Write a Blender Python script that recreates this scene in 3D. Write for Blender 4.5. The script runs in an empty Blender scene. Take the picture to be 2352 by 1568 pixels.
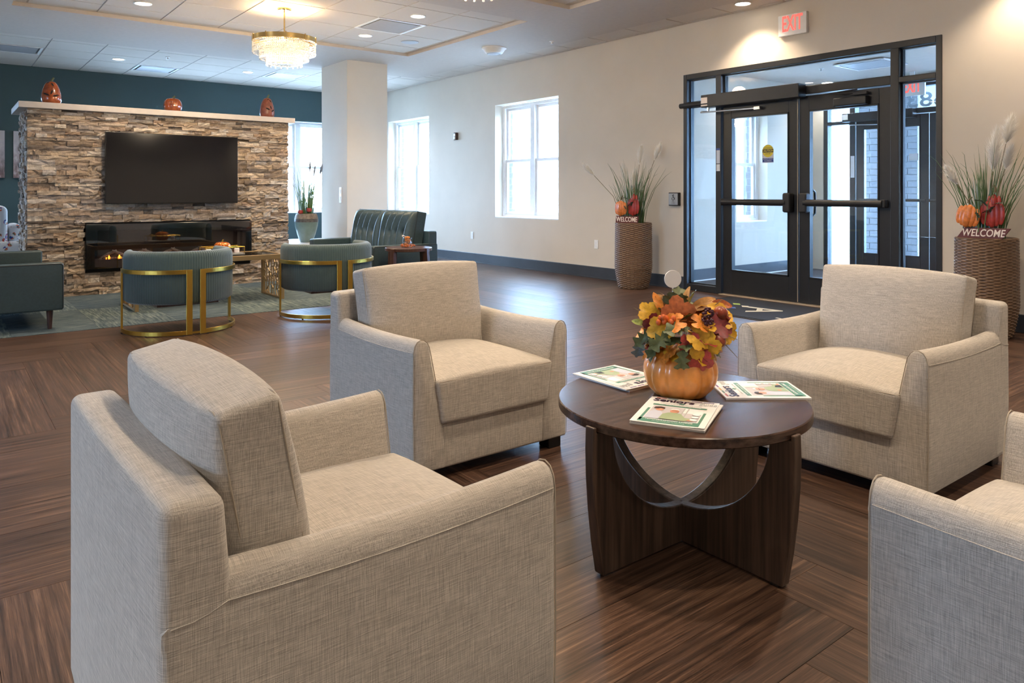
import bpy, bmesh, math, random
from mathutils import Vector, Matrix, Euler
R = math.radians
random.seed(7)
scn = bpy.context.scene
COL = scn.collection

# ------------------------------------------------------------------ camera, world, exposure
FPX, W_PX, H_PX, HOR = 1691.0, 2352.0, 1568.0, 443.0
YAW = math.atan(1316.0 / FPX)
cam = bpy.data.cameras.new('camera'); cam_o = bpy.data.objects.new('camera', cam); COL.objects.link(cam_o)
cam.sensor_width = 36.0; cam.lens = 36.0 * FPX / W_PX
cam.shift_y = -(H_PX / 2 - HOR) / W_PX
cam.clip_start = 0.05; cam.clip_end = 200
cam_o.location = (0, 0, 1.13); cam_o.rotation_euler = (R(90), 0, -YAW)
scn.camera = cam_o
vs = scn.view_settings
vs.view_transform = 'Standard'; vs.look = 'None'; vs.gamma = 1.0; vs.use_curve_mapping = False
vs.exposure = EXPOSURE = 1.35

world = bpy.data.worlds.new('sky'); scn.world = world; world.use_nodes = True
bg = world.node_tree.nodes['Background']
bg.inputs['Color'].default_value = (0.42, 0.66, 1.0, 1); bg.inputs['Strength'].default_value = 20.0

def portal(loc, rot, sx, sy):
    l = bpy.data.lights.new('window_portal', 'AREA'); l.shape = 'RECTANGLE'; l.size = sx; l.size_y = sy
    l.cycles.is_portal = True
    o = bpy.data.objects.new('window_portal', l); COL.objects.link(o); o.location = loc; o.rotation_euler = rot
    return o
# daylight portals just outside each glazed opening (rot: light's -Z points into the room)
portal((7.3, 8.55, 1.62), (0, R(90), 0), 1.8, 1.5)
portal((7.3, 12.03, 1.62), (0, R(90), 0), 1.8, 1.5)
portal((5.47, 13.98, 1.62), (R(-90), 0, 0), 1.5, 1.8)
portal((10.6, 4.3, 1.3), (0, R(90), 0), 2.6, 3.3)
portal((-6.35, 3.4, 1.62), (0, R(-90), 0), 1.8, 1.5)
portal((-2.25, 13.98, 1.62), (R(-90), 0, 0), 1.5, 1.8)
portal((3.20, 13.98, 1.62), (R(-90), 0, 0), 1.5, 1.8)

DOWN_W, CHAND_W, VEST_W = 55.0, 60.0, 22.0
WARM = (1.0, 0.80, 0.585)

# ------------------------------------------------------------------ materials
MATS = {}
def nodes_of(name):
    m = bpy.data.materials.new(name); m.use_nodes = True
    nt = m.node_tree; b = nt.nodes['Principled BSDF']
    MATS[name] = m
    return m, nt, b
def N(nt, t, **kw):
    n = nt.nodes.new(t)
    for k, v in kw.items():
        if k in n.inputs: n.inputs[k].default_value = v
        else: setattr(n, k, v)
    return n
def ramp(nt, fac, stops, interp='LINEAR'):
    r = nt.nodes.new('ShaderNodeValToRGB'); r.color_ramp.interpolation = interp
    el = r.color_ramp.elements
    while len(el) < len(stops): el.new(0.5)
    for e, (p, c) in zip(el, stops): e.position = p; e.color = (*c, 1)
    nt.links.new(fac, r.inputs['Fac']); return r.outputs['Color']
def mixc(nt, fac, a, b, mode='MIX'):
    m = nt.nodes.new('ShaderNodeMix'); m.data_type = 'RGBA'; m.blend_type = mode
    for sock, v in ((m.inputs[0], fac), (m.inputs[6], a), (m.inputs[7], b)):
        if hasattr(v, 'is_output'): nt.links.new(v, sock)
        elif isinstance(v, (int, float)): sock.default_value = v
        else: sock.default_value = (*v, 1)
    return m.outputs[2]
def mapped(nt, src, scale):
    mp = nt.nodes.new('ShaderNodeMapping'); nt.links.new(src, mp.inputs['Vector']); mp.inputs['Scale'].default_value = scale
    return mp.outputs['Vector']
def noise(nt, vec, scale=5.0, detail=3.0, rough=0.55):
    n = N(nt, 'ShaderNodeTexNoise'); n.inputs['Scale'].default_value = scale; n.inputs['Detail'].default_value = detail
    n.inputs['Roughness'].default_value = rough
    if vec is not None: nt.links.new(vec, n.inputs['Vector'])
    return n.outputs['Fac']
def bump(nt, b, h, strength=0.3, dist=0.002):
    n = nt.nodes.new('ShaderNodeBump'); n.inputs['Strength'].default_value = strength; n.inputs['Distance'].default_value = dist
    nt.links.new(h, n.inputs['Height']); nt.links.new(n.outputs['Normal'], b.inputs['Normal'])
def mat(name, col, rough=0.5, metal=0.0, var=0.0, vscale=20, bmp=0.0, spec=None, coat=0.0, sheen=0.0, emit=None, estr=0.0):
    if name in MATS: return MATS[name]
    m, nt, b = nodes_of(name)
    b.inputs['Roughness'].default_value = rough; b.inputs['Metallic'].default_value = metal
    if spec is not None: b.inputs['Specular IOR Level'].default_value = spec
    b.inputs['Coat Weight'].default_value = coat; b.inputs['Sheen Weight'].default_value = sheen
    tc = N(nt, 'ShaderNodeTexCoord'); f = noise(nt, tc.outputs['Object'], vscale, 4)
    v = max(var, 0.03)
    c = ramp(nt, f, [(0.3, tuple(x * (1 - v) for x in col)), (0.7, tuple(min(1, x * (1 + v)) for x in col))])
    nt.links.new(c, b.inputs['Base Color'])
    if bmp: bump(nt, b, f, bmp, 0.003)
    if emit:
        b.inputs['Emission Color'].default_value = (*emit, 1); b.inputs['Emission Strength'].default_value = estr
    return m
def glass_mat(name, refl=0.09, tint=(1, 1, 1)):
    m = bpy.data.materials.new(name); m.use_nodes = True; nt = m.node_tree; nt.nodes.clear(); MATS[name] = m
    out = N(nt, 'ShaderNodeOutputMaterial'); t = N(nt, 'ShaderNodeBsdfTransparent'); g = N(nt, 'ShaderNodeBsdfGlossy')
    t.inputs['Color'].default_value = (*tint, 1); g.inputs['Roughness'].default_value = 0.01
    lw = N(nt, 'ShaderNodeLayerWeight'); lw.inputs['Blend'].default_value = 0.25
    mu = N(nt, 'ShaderNodeMath', operation='MULTIPLY_ADD'); nt.links.new(lw.outputs['Fresnel'], mu.inputs[0])
    mu.inputs[1].default_value = 0.45; mu.inputs[2].default_value = refl * 0.4
    mx = N(nt, 'ShaderNodeMixShader'); nt.links.new(mu.outputs[0], mx.inputs['Fac'])
    nt.links.new(t.outputs[0], mx.inputs[1]); nt.links.new(g.outputs[0], mx.inputs[2]); nt.links.new(mx.outputs[0], out.inputs['Surface'])
    return m
def emit_mat(name, col, s):
    m = bpy.data.materials.new(name); m.use_nodes = True; nt = m.node_tree; nt.nodes.clear(); MATS[name] = m
    out = N(nt, 'ShaderNodeOutputMaterial'); e = N(nt, 'ShaderNodeEmission'); e.inputs['Color'].default_value = (*col, 1); e.inputs['Strength'].default_value = s
    nt.links.new(e.outputs[0], out.inputs['Surface']); return m

def wood_floor(name, use_island):
    m, nt, b = nodes_of(name)
    uv = N(nt, 'ShaderNodeUVMap')
    if use_island: rnd = N(nt, 'ShaderNodeNewGeometry').outputs['Random Per Island']
    else: rnd = N(nt, 'ShaderNodeObjectInfo').outputs['Random']
    off = N(nt, 'ShaderNodeVectorMath', operation='SCALE'); off.inputs[0].default_value = (37.0, 91.0, 0)
    nt.links.new(rnd, off.inputs['Scale'])
    ad = N(nt, 'ShaderNodeVectorMath', operation='ADD'); nt.links.new(uv.outputs[0], ad.inputs[0]); nt.links.new(off.outputs[0], ad.inputs[1])
    v = ad.outputs[0]
    n1 = noise(nt, mapped(nt, v, (1.5, 62, 1)), 1.0, 6, 0.64)
    n2 = noise(nt, mapped(nt, v, (9, 300, 1)), 1.0, 3, 0.6)
    n3 = noise(nt, mapped(nt, v, (2.2, 5, 1)), 1.0, 2, 0.5)
    c = ramp(nt, n1, [(0.30, (0.013, 0.0072, 0.0050)), (0.44, (0.048, 0.0275, 0.0185)), (0.56, (0.084, 0.050, 0.034)), (0.70, (0.175, 0.112, 0.077))])
    c = mixc(nt, 0.85, c, ramp(nt, n2, [(0.32, (0.42, 0.38, 0.36)), (0.68, (1.50, 1.42, 1.35))]), 'MULTIPLY')
    c = mixc(nt, 0.5, c, ramp(nt, n3, [(0.3, (0.7, 0.66, 0.66)), (0.7, (1.2, 1.2, 1.2))]), 'MULTIPLY')
    c = mixc(nt, 1.0, c, ramp(nt, rnd, [(0.0, (0.66, 0.60, 0.58)), (0.5, (1.02, 0.96, 0.92)), (1.0, (1.32, 1.28, 1.26))]), 'MULTIPLY')
    nt.links.new(c, b.inputs['Base Color'])
    rr = N(nt, 'ShaderNodeMapRange'); nt.links.new(n2, rr.inputs['Value']); rr.inputs['To Min'].default_value = 0.30; rr.inputs['To Max'].default_value = 0.52; b.inputs['Specular IOR Level'].default_value = 0.42
    nt.links.new(rr.outputs[0], b.inputs['Roughness'])
    bump(nt, b, n2, 0.22, 0.0015)
wood_floor('floor_plank_wood', False); wood_floor('floor_plank_wood_far', True)

def linen(name, base):
    m, nt, b = nodes_of(name)
    tc = N(nt, 'ShaderNodeTexCoord').outputs['Object']
    a = noise(nt, mapped(nt, tc, (700, 700, 24)), 1, 2); h = noise(nt, mapped(nt, tc, (24, 24, 700)), 1, 2)
    p = noise(nt, mapped(nt, tc, (700, 24, 24)), 1, 2); q = noise(nt, mapped(nt, tc, (24, 700, 24)), 1, 2)
    def avg(x, y):
        n = N(nt, 'ShaderNodeMath', operation='ADD'); nt.links.new(x, n.inputs[0]); nt.links.new(y, n.inputs[1]); return n.outputs[0]
    nz = N(nt, 'ShaderNodeSeparateXYZ'); nt.links.new(nt.nodes['Texture Coordinate'].outputs['Normal'], nz.inputs[0])
    ab = N(nt, 'ShaderNodeMath', operation='ABSOLUTE'); nt.links.new(nz.outputs['Z'], ab.inputs[0])
    fm = N(nt, 'ShaderNodeMapRange'); nt.links.new(ab.outputs[0], fm.inputs['Value']); fm.inputs['From Min'].default_value = 0.5; fm.inputs['From Max'].default_value = 0.85
    ms = nt.nodes.new('ShaderNodeMix'); nt.links.new(fm.outputs[0], ms.inputs[0]); nt.links.new(avg(a, h), ms.inputs[2]); nt.links.new(avg(p, q), ms.inputs[3])
    s = ms.outputs[0]
    mr = N(nt, 'ShaderNodeMapRange'); nt.links.new(s, mr.inputs['Value']); mr.inputs['From Min'].default_value = 0.72; mr.inputs['From Max'].default_value = 1.28
    f = mr.outputs[0]
    c = ramp(nt, f, [(0.0, tuple(x * 0.70 for x in base)), (0.42, tuple(x * 0.94 for x in base)), (0.6, tuple(x * 1.05 for x in base)), (1.0, tuple(min(1, x * 1.32) for x in base))])
    nt.links.new(c, b.inputs['Base Color']); b.inputs['Roughness'].default_value = 0.92; b.inputs['Specular IOR Level'].default_value = 0.15
    b.inputs['Sheen Weight'].default_value = 0.25; b.inputs['Sheen Roughness'].default_value = 0.5
    bn = nt.nodes.new('ShaderNodeBump'); bn.inputs['Strength'].default_value = 0.5; bn.inputs['Distance'].default_value = 0.0016; nt.links.new(f, bn.inputs['Height'])
    b2 = nt.nodes.new('ShaderNodeBump'); b2.inputs['Strength'].default_value = 0.35; b2.inputs['Distance'].default_value = 0.012
    nt.links.new(noise(nt, mapped(nt, tc, (1, 1, 1.0)), 9, 2), b2.inputs['Height']); nt.links.new(b2.outputs['Normal'], bn.inputs['Normal']); nt.links.new(bn.outputs['Normal'], b.inputs['Normal'])
    return m
linen('oatmeal_linen', (0.440, 0.400, 0.352))
mat('seam_thread', (0.36, 0.31, 0.25), 0.9)

def stone_mat(name, use_island):
    m, nt, b = nodes_of(name)
    g = N(nt, 'ShaderNodeNewGeometry'); tc = N(nt, 'ShaderNodeTexCoord')
    rnd = g.outputs['Random Per Island'] if use_island else N(nt, 'ShaderNodeObjectInfo').outputs['Random']
    pos = g.outputs['Position']
    c = ramp(nt, rnd, [(0.0, (0.080, 0.066, 0.056)), (0.14, (0.20, 0.148, 0.105)), (0.30, (0.29, 0.230, 0.175)), (0.45, (0.20, 0.168, 0.148)),
                       (0.6, (0.39, 0.315, 0.235)), (0.75, (0.25, 0.175, 0.120)), (0.88, (0.36, 0.325, 0.295)), (1.0, (0.46, 0.40, 0.325))])
    n1 = noise(nt, mapped(nt, pos, (1, 1, 2.4)), 16, 6, 0.65); n2 = noise(nt, pos, 55, 4, 0.6)
    c = mixc(nt, 0.9, c, ramp(nt, n1, [(0.25, (0.66, 0.62, 0.60)), (0.55, (1.12, 1.10, 1.08)), (0.75, (1.60, 1.46, 1.26))]), 'MULTIPLY')
    c = mixc(nt, 0.45, c, ramp(nt, n2, [(0.3, (0.6, 0.6, 0.6)), (0.7, (1.3, 1.3, 1.3))]), 'MULTIPLY')
    nt.links.new(c, b.inputs['Base Color']); b.inputs['Roughness'].default_value = 0.75
    ad = N(nt, 'ShaderNodeMath', operation='ADD'); nt.links.new(n1, ad.inputs[0]); nt.links.new(n2, ad.inputs[1])
    bump(nt, b, ad.outputs[0], 0.7, 0.007)
stone_mat('ledger_stone', False); stone_mat('ledger_stone_small', True)

def carpet_mat():
    m, nt, b = nodes_of('carpet_tile_fibre')
    oi = N(nt, 'ShaderNodeObjectInfo').outputs['Random']; pos = N(nt, 'ShaderNodeNewGeometry').outputs['Position']
    n1 = noise(nt, mapped(nt, pos, (5, 55, 1)), 1, 4, 0.65); n2 = noise(nt, mapped(nt, pos, (55, 4, 1)), 1, 4, 0.65); n3 = noise(nt, pos, 260, 2)
    gt = N(nt, 'ShaderNodeMath', operation='GREATER_THAN'); nt.links.new(oi, gt.inputs[0]); gt.inputs[1].default_value = 0.5
    st = nt.nodes.new('ShaderNodeMix'); nt.links.new(gt.outputs[0], st.inputs[0]); nt.links.new(n1, st.inputs[2]); nt.links.new(n2, st.inputs[3])
    c = ramp(nt, st.outputs[0], [(0.3, (0.035, 0.052, 0.060)), (0.48, (0.085, 0.110, 0.118)), (0.60, (0.140, 0.162, 0.160)), (0.78, (0.29, 0.30, 0.26))])
    c = mixc(nt, 1.0, c, ramp(nt, oi, [(0.0, (0.68, 0.74, 0.82)), (0.5, (1, 1, 1)), (1.0, (1.18, 1.17, 1.08))]), 'MULTIPLY')
    c = mixc(nt, 0.6, c, ramp(nt, n3, [(0.3, (0.5, 0.5, 0.5)), (0.7, (1.4, 1.4, 1.4))]), 'MULTIPLY')
    nt.links.new(c, b.inputs['Base Color']); b.inputs['Roughness'].default_value = 1.0; b.inputs['Specular IOR Level'].default_value = 0.05
    bump(nt, b, n3, 0.7, 0.004)
carpet_mat()

def grain_wood(name, dark, light, axis='z', rough=0.4, freq=70):
    m, nt, b = nodes_of(name)
    tc = N(nt, 'ShaderNodeTexCoord').outputs['Object']
    sc = {'z': (freq, freq, 2.5), 'x': (2.5, freq, freq), 'y': (freq, 2.5, freq)}[axis]
    n = noise(nt, mapped(nt, tc, sc), 1, 5, 0.6); n2 = noise(nt, mapped(nt, tc, tuple(s * 0.25 for s in sc)), 1, 3)
    c = ramp(nt, n, [(0.3, dark), (0.7, light)])
    c = mixc(nt, 0.7, c, ramp(nt, n2, [(0.3, (0.65, 0.65, 0.65)), (0.7, (1.25, 1.25, 1.25))]), 'MULTIPLY')
    nt.links.new(c, b.inputs['Base Color']); b.inputs['Roughness'].default_value = rough
    bump(nt, b, n, 0.12, 0.001); return m
grain_wood('walnut_legs', (0.026, 0.0145, 0.010), (0.088, 0.053, 0.036), 'z', 0.42)
grain_wood('walnut_top', (0.022, 0.0115, 0.0085), (0.092, 0.052, 0.038), 'x', 0.23, 48)
grain_wood('mahogany', (0.035, 0.016, 0.012), (0.085, 0.040, 0.030), 'z', 0.35)
mat('wall_paint', (0.615, 0.545, 0.455), 0.75, var=0.012, vscale=2)
mat('teal_paint', (0.035, 0.073, 0.082), 0.7, var=0.02, vscale=2)
mat('white_trim', (0.80, 0.80, 0.80), 0.45)
mat('ceiling_drywall', (0.52, 0.455, 0.395), 0.85)
mat('ceiling_tile_board', (0.60, 0.535, 0.465), 0.95, var=0.05, vscale=180, bmp=0.25)
mat('ceiling_grid_metal', (0.36, 0.33, 0.30), 0.6)
mat('rubber_base', (0.040, 0.045, 0.055), 0.38, var=0.15, vscale=4)
mat('dark_bronze', (0.017, 0.018, 0.021), 0.40, metal=0.2, var=0.06)
mat('black_rubber', (0.012, 0.012, 0.013), 0.6)
mat('slab_grey', (0.10, 0.09, 0.08), 0.9)
mat('steel', (0.55, 0.55, 0.56), 0.3, metal=1.0)
mat('gold', (0.50, 0.325, 0.065), 0.30, metal=1.0, var=0.05, vscale=6)
mat('brass', (0.72, 0.52, 0.22), 0.25, metal=1.0)
mat('champagne_metal', (0.36, 0.25, 0.125), 0.42, metal=0.7)
mat('white_plastic', (0.80, 0.79, 0.77), 0.4)
mat('white_enamel', (0.76, 0.76, 0.77), 0.35)
mat('mantel_quartz', (0.42, 0.38, 0.35), 0.4, var=0.05)
mat('screen_black', (0.004, 0.004, 0.006), 0.09, spec=0.6)
mat('bezel_black', (0.006, 0.006, 0.007), 0.25)
mat('gloss_black', (0.005, 0.005, 0.007), 0.12)
mat('firebox', (0.032, 0.029, 0.028), 0.8)
mat('log_ash', (0.34, 0.29, 0.25), 0.9, var=0.4, vscale=40, bmp=0.6)
emit_mat('flame', (1.0, 0.24, 0.02), 3.2)
emit_mat('downlight_lens', (1.0, 0.90, 0.76), 9.0)
emit_mat('led_core', (1.0, 0.76, 0.42), 0.65)
emit_mat('exit_red', (1.0, 0.09, 0.07), 0.95)
glass_mat('window_glass', 0.06); glass_mat('door_glass', 0.10, (0.90, 0.94, 0.97)); glass_mat('table_glass', 0.22, (0.55, 0.56, 0.58)); glass_mat('fireplace_glass', 0.16, (0.86, 0.86, 0.88))
glass_mat('clear_glass', 0.25, (0.95, 0.96, 0.97))
mat('orange_ceramic', (0.74, 0.285, 0.062), 0.30, var=0.25, vscale=14, coat=0.5)
mat('rust_ceramic', (0.25, 0.055, 0.012), 0.25, var=0.30, vscale=25, coat=0.4)
mat('rust_matte', (0.17, 0.052, 0.032), 0.42, var=0.25, vscale=30)
mat('cut_dark', (0.010, 0.006, 0.005), 0.9)
mat('pumpkin_carve', (0.12, 0.032, 0.010), 0.6)
mat('stem_green', (0.075, 0.085, 0.030), 0.7, var=0.3)
mat('paper', (0.80, 0.795, 0.785), 0.35, spec=0.4)
mat('paper_edge', (0.68, 0.67, 0.66), 0.7)
mat('ink_navy', (0.030, 0.016, 0.060), 0.4); mat('ink_teal', (0.085, 0.255, 0.195), 0.35); mat('ink_grey', (0.45, 0.46, 0.46), 0.5)
mat('ink_red', (0.45, 0.045, 0.040), 0.4); mat('ink_green', (0.08, 0.20, 0.17), 0.4); mat('ink_gold', (0.70, 0.42, 0.07), 0.4); mat('ink_plum', (0.17, 0.045, 0.21), 0.4)
mat('ink_violet', (0.10, 0.06, 0.24), 0.4); mat('ink_skin', (0.62, 0.30, 0.20), 0.4); mat('ink_sage', (0.34, 0.43, 0.27), 0.4); mat('ink_black', (0.02, 0.018, 0.02), 0.4); mat('ink_room', (0.55, 0.53, 0.56), 0.4)
mat('ink_blueshirt', (0.55, 0.58, 0.70), 0.4); mat('ink_white', (0.85, 0.85, 0.85), 0.4); mat('ink_hair', (0.035, 0.02, 0.018), 0.4)
mat('leather_teal', (0.030, 0.054, 0.062), 0.42, var=0.12, vscale=60, bmp=0.08)
mat('leather_piping', (0.012, 0.018, 0.020), 0.45)
mat('velvet_teal', (0.034, 0.064, 0.063), 0.8, var=0.10, vscale=9, sheen=0.35)
mat('ceramic_aqua', (0.185, 0.265, 0.255), 0.25, var=0.12, vscale=9, coat=0.3)
mat('ceramic_raw', (0.26, 0.21, 0.17), 0.6, var=0.35, vscale=40, bmp=0.3)
mat('ceramic_drip', (0.105, 0.10, 0.10), 0.35, var=0.4, vscale=30)
mat('wicker', (0.150, 0.086, 0.046), 0.42, var=0.28, vscale=50)
mat('blade_green', (0.075, 0.135, 0.048), 0.5, var=0.45, vscale=6); mat('blade_bright', (0.14, 0.25, 0.06), 0.5, var=0.3, vscale=6)
mat('stalk_brown', (0.15, 0.12, 0.06), 0.6); mat('plume_fibre', (0.88, 0.85, 0.79), 0.9, sheen=0.4); mat('plume_grey', (0.42, 0.45, 0.52), 0.9)
mat('pale_reed', (0.35, 0.48, 0.55), 0.6)
mat('sign_maroon', (0.105, 0.022, 0.020), 0.5, var=0.15); mat('letter_cream', (0.76, 0.66, 0.58), 0.5)
mat('sign_orange', (0.56, 0.165, 0.035), 0.35, var=0.3, vscale=45); mat('sign_red', (0.30, 0.030, 0.022), 0.35, var=0.3, vscale=40); mat('sign_green', (0.045, 0.085, 0.060), 0.45, var=0.35, vscale=40)
mat('leaf_yellow', (0.66, 0.36, 0.026), 0.45, var=0.25, vscale=3); mat('leaf_orange', (0.66, 0.22, 0.028), 0.45, var=0.35, vscale=3.5)
mat('leaf_rust', (0.38, 0.10, 0.028), 0.45, var=0.4, vscale=3.5); mat('leaf_burgundy', (0.17, 0.017, 0.02), 0.45, var=0.35, vscale=3.5); mat('leaf_red', (0.40, 0.05, 0.04), 0.45, var=0.3, vscale=3.5)
mat('leaf_green', (0.105, 0.125, 0.05), 0.5, var=0.4, vscale=3.5); mat('leaf_blue', (0.11, 0.15, 0.17), 0.5, var=0.3); mat('leaf_tan', (0.46, 0.235, 0.075), 0.5, var=0.35, vscale=3.5); mat('leaf_lime', (0.40, 0.42, 0.10), 0.5, var=0.2)
mat('berry_orange', (0.60, 0.115, 0.022), 0.3); mat('berry_dark', (0.050, 0.010, 0.022), 0.3); mat('pomegranate', (0.22, 0.040, 0.018), 0.3, var=0.45, vscale=40)
mat('caution_yellow', (0.72, 0.58, 0.03), 0.4); mat('caution_blue', (0.03, 0.07, 0.30), 0.4); mat('caution_black', (0.03, 0.032, 0.03), 0.4); mat('sticker_grey', (0.62, 0.64, 0.68), 0.5)
mat('mat_navy', (0.014, 0.018, 0.030), 0.95, var=0.35, vscale=120, bmp=0.4); mat('mat_cream', (0.52, 0.50, 0.42), 0.95); mat('mat_lime', (0.33, 0.45, 0.10), 0.95); mat('mat_edge', (0.01, 0.01, 0.012), 0.7)
mat('threshold', (0.44, 0.36, 0.27), 0.4, metal=0.5)
mat('brick_grey', (0.070, 0.068, 0.072), 0.85, var=0.3, vscale=30, bmp=0.4); mat('mortar', (0.20, 0.20, 0.20), 0.9)
mat('concrete', (0.55, 0.54, 0.52), 0.85, var=0.08, vscale=3); mat('asphalt', (0.30, 0.30, 0.31), 0.9, var=0.1, vscale=5)
mat('vest_carpet', (0.050, 0.043, 0.042), 1.0, var=0.5, vscale=160, bmp=0.5)
mat('diffuser_grey', (0.40, 0.40, 0.41), 0.5, metal=0.3); mat('vent_dark', (0.10, 0.105, 0.11), 0.6)
mat('copper_foil', (0.62, 0.16, 0.03), 0.2, metal=0.6, var=0.4, vscale=60)
mat('teal_cushion', (0.06, 0.12, 0.25), 0.7)

def floral_mat():
    m, nt, b = nodes_of('floral_print'); tc = N(nt, 'ShaderNodeTexCoord').outputs['Object']
    v = N(nt, 'ShaderNodeTexVoronoi'); v.inputs['Scale'].default_value = 13; nt.links.new(tc, v.inputs['Vector'])
    n = noise(nt, tc, 24, 3)
    msk = ramp(nt, v.outputs['Distance'], [(0.0, (1, 1, 1)), (0.36, (1, 1, 1)), (0.44, (0, 0, 0))])
    colr = ramp(nt, n, [(0.35, (0.03, 0.08, 0.30)), (0.45, (0.45, 0.04, 0.03)), (0.52, (0.60, 0.16, 0.05)), (0.58, (0.10, 0.16, 0.08)), (0.66, (0.05, 0.10, 0.35))], 'CONSTANT')
    c = mixc(nt, msk, (0.72, 0.70, 0.68), mixc(nt, ramp(nt, noise(nt, tc, 40, 2), [(0.45, (0, 0, 0)), (0.5, (1, 1, 1))]), (0.72, 0.70, 0.68), colr))
    nt.links.new(c, b.inputs['Base Color']); b.inputs['Roughness'].default_value = 0.9
floral_mat()
def canvas_mat():
    m, nt, b = nodes_of('canvas_print'); tc = N(nt, 'ShaderNodeTexCoord').outputs['Object']
    n = noise(nt, mapped(nt, tc, (2, 2, 1.0)), 5, 6, 0.7)
    sp = N(nt, 'ShaderNodeSeparateXYZ'); nt.links.new(tc, sp.inputs[0])
    mr = N(nt, 'ShaderNodeMapRange'); nt.links.new(sp.outputs['Z'], mr.inputs['Value']); mr.inputs['From Min'].default_value = -0.3; mr.inputs['From Max'].default_value = 0.3
    low = ramp(nt, n, [(0.35, (0.05, 0.025, 0.025)), (0.5, (0.22, 0.15, 0.15)), (0.65, (0.5, 0.45, 0.45))])
    c = mixc(nt, mr.outputs[0], low, (0.42, 0.40, 0.42)); nt.links.new(c, b.inputs['Base Color']); b.inputs['Roughness'].default_value = 0.7
canvas_mat()
def crystal_mat():
    m = bpy.data.materials.new('crystal'); m.use_nodes = True; nt = m.node_tree; nt.nodes.clear(); MATS['crystal'] = m
    out = N(nt, 'ShaderNodeOutputMaterial'); t = N(nt, 'ShaderNodeBsdfTransparent'); g = N(nt, 'ShaderNodeBsdfGlossy'); tr = N(nt, 'ShaderNodeBsdfTranslucent')
    g.inputs['Roughness'].default_value = 0.08
    a = N(nt, 'ShaderNodeMixShader'); a.inputs['Fac'].default_value = 0.5; nt.links.new(g.outputs[0], a.inputs[1]); nt.links.new(tr.outputs[0], a.inputs[2])
    b2 = N(nt, 'ShaderNodeMixShader'); b2.inputs['Fac'].default_value = 0.62; nt.links.new(t.outputs[0], b2.inputs[1]); nt.links.new(a.outputs[0], b2.inputs[2])
    nt.links.new(b2.outputs[0], out.inputs['Surface'])
crystal_mat()

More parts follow.
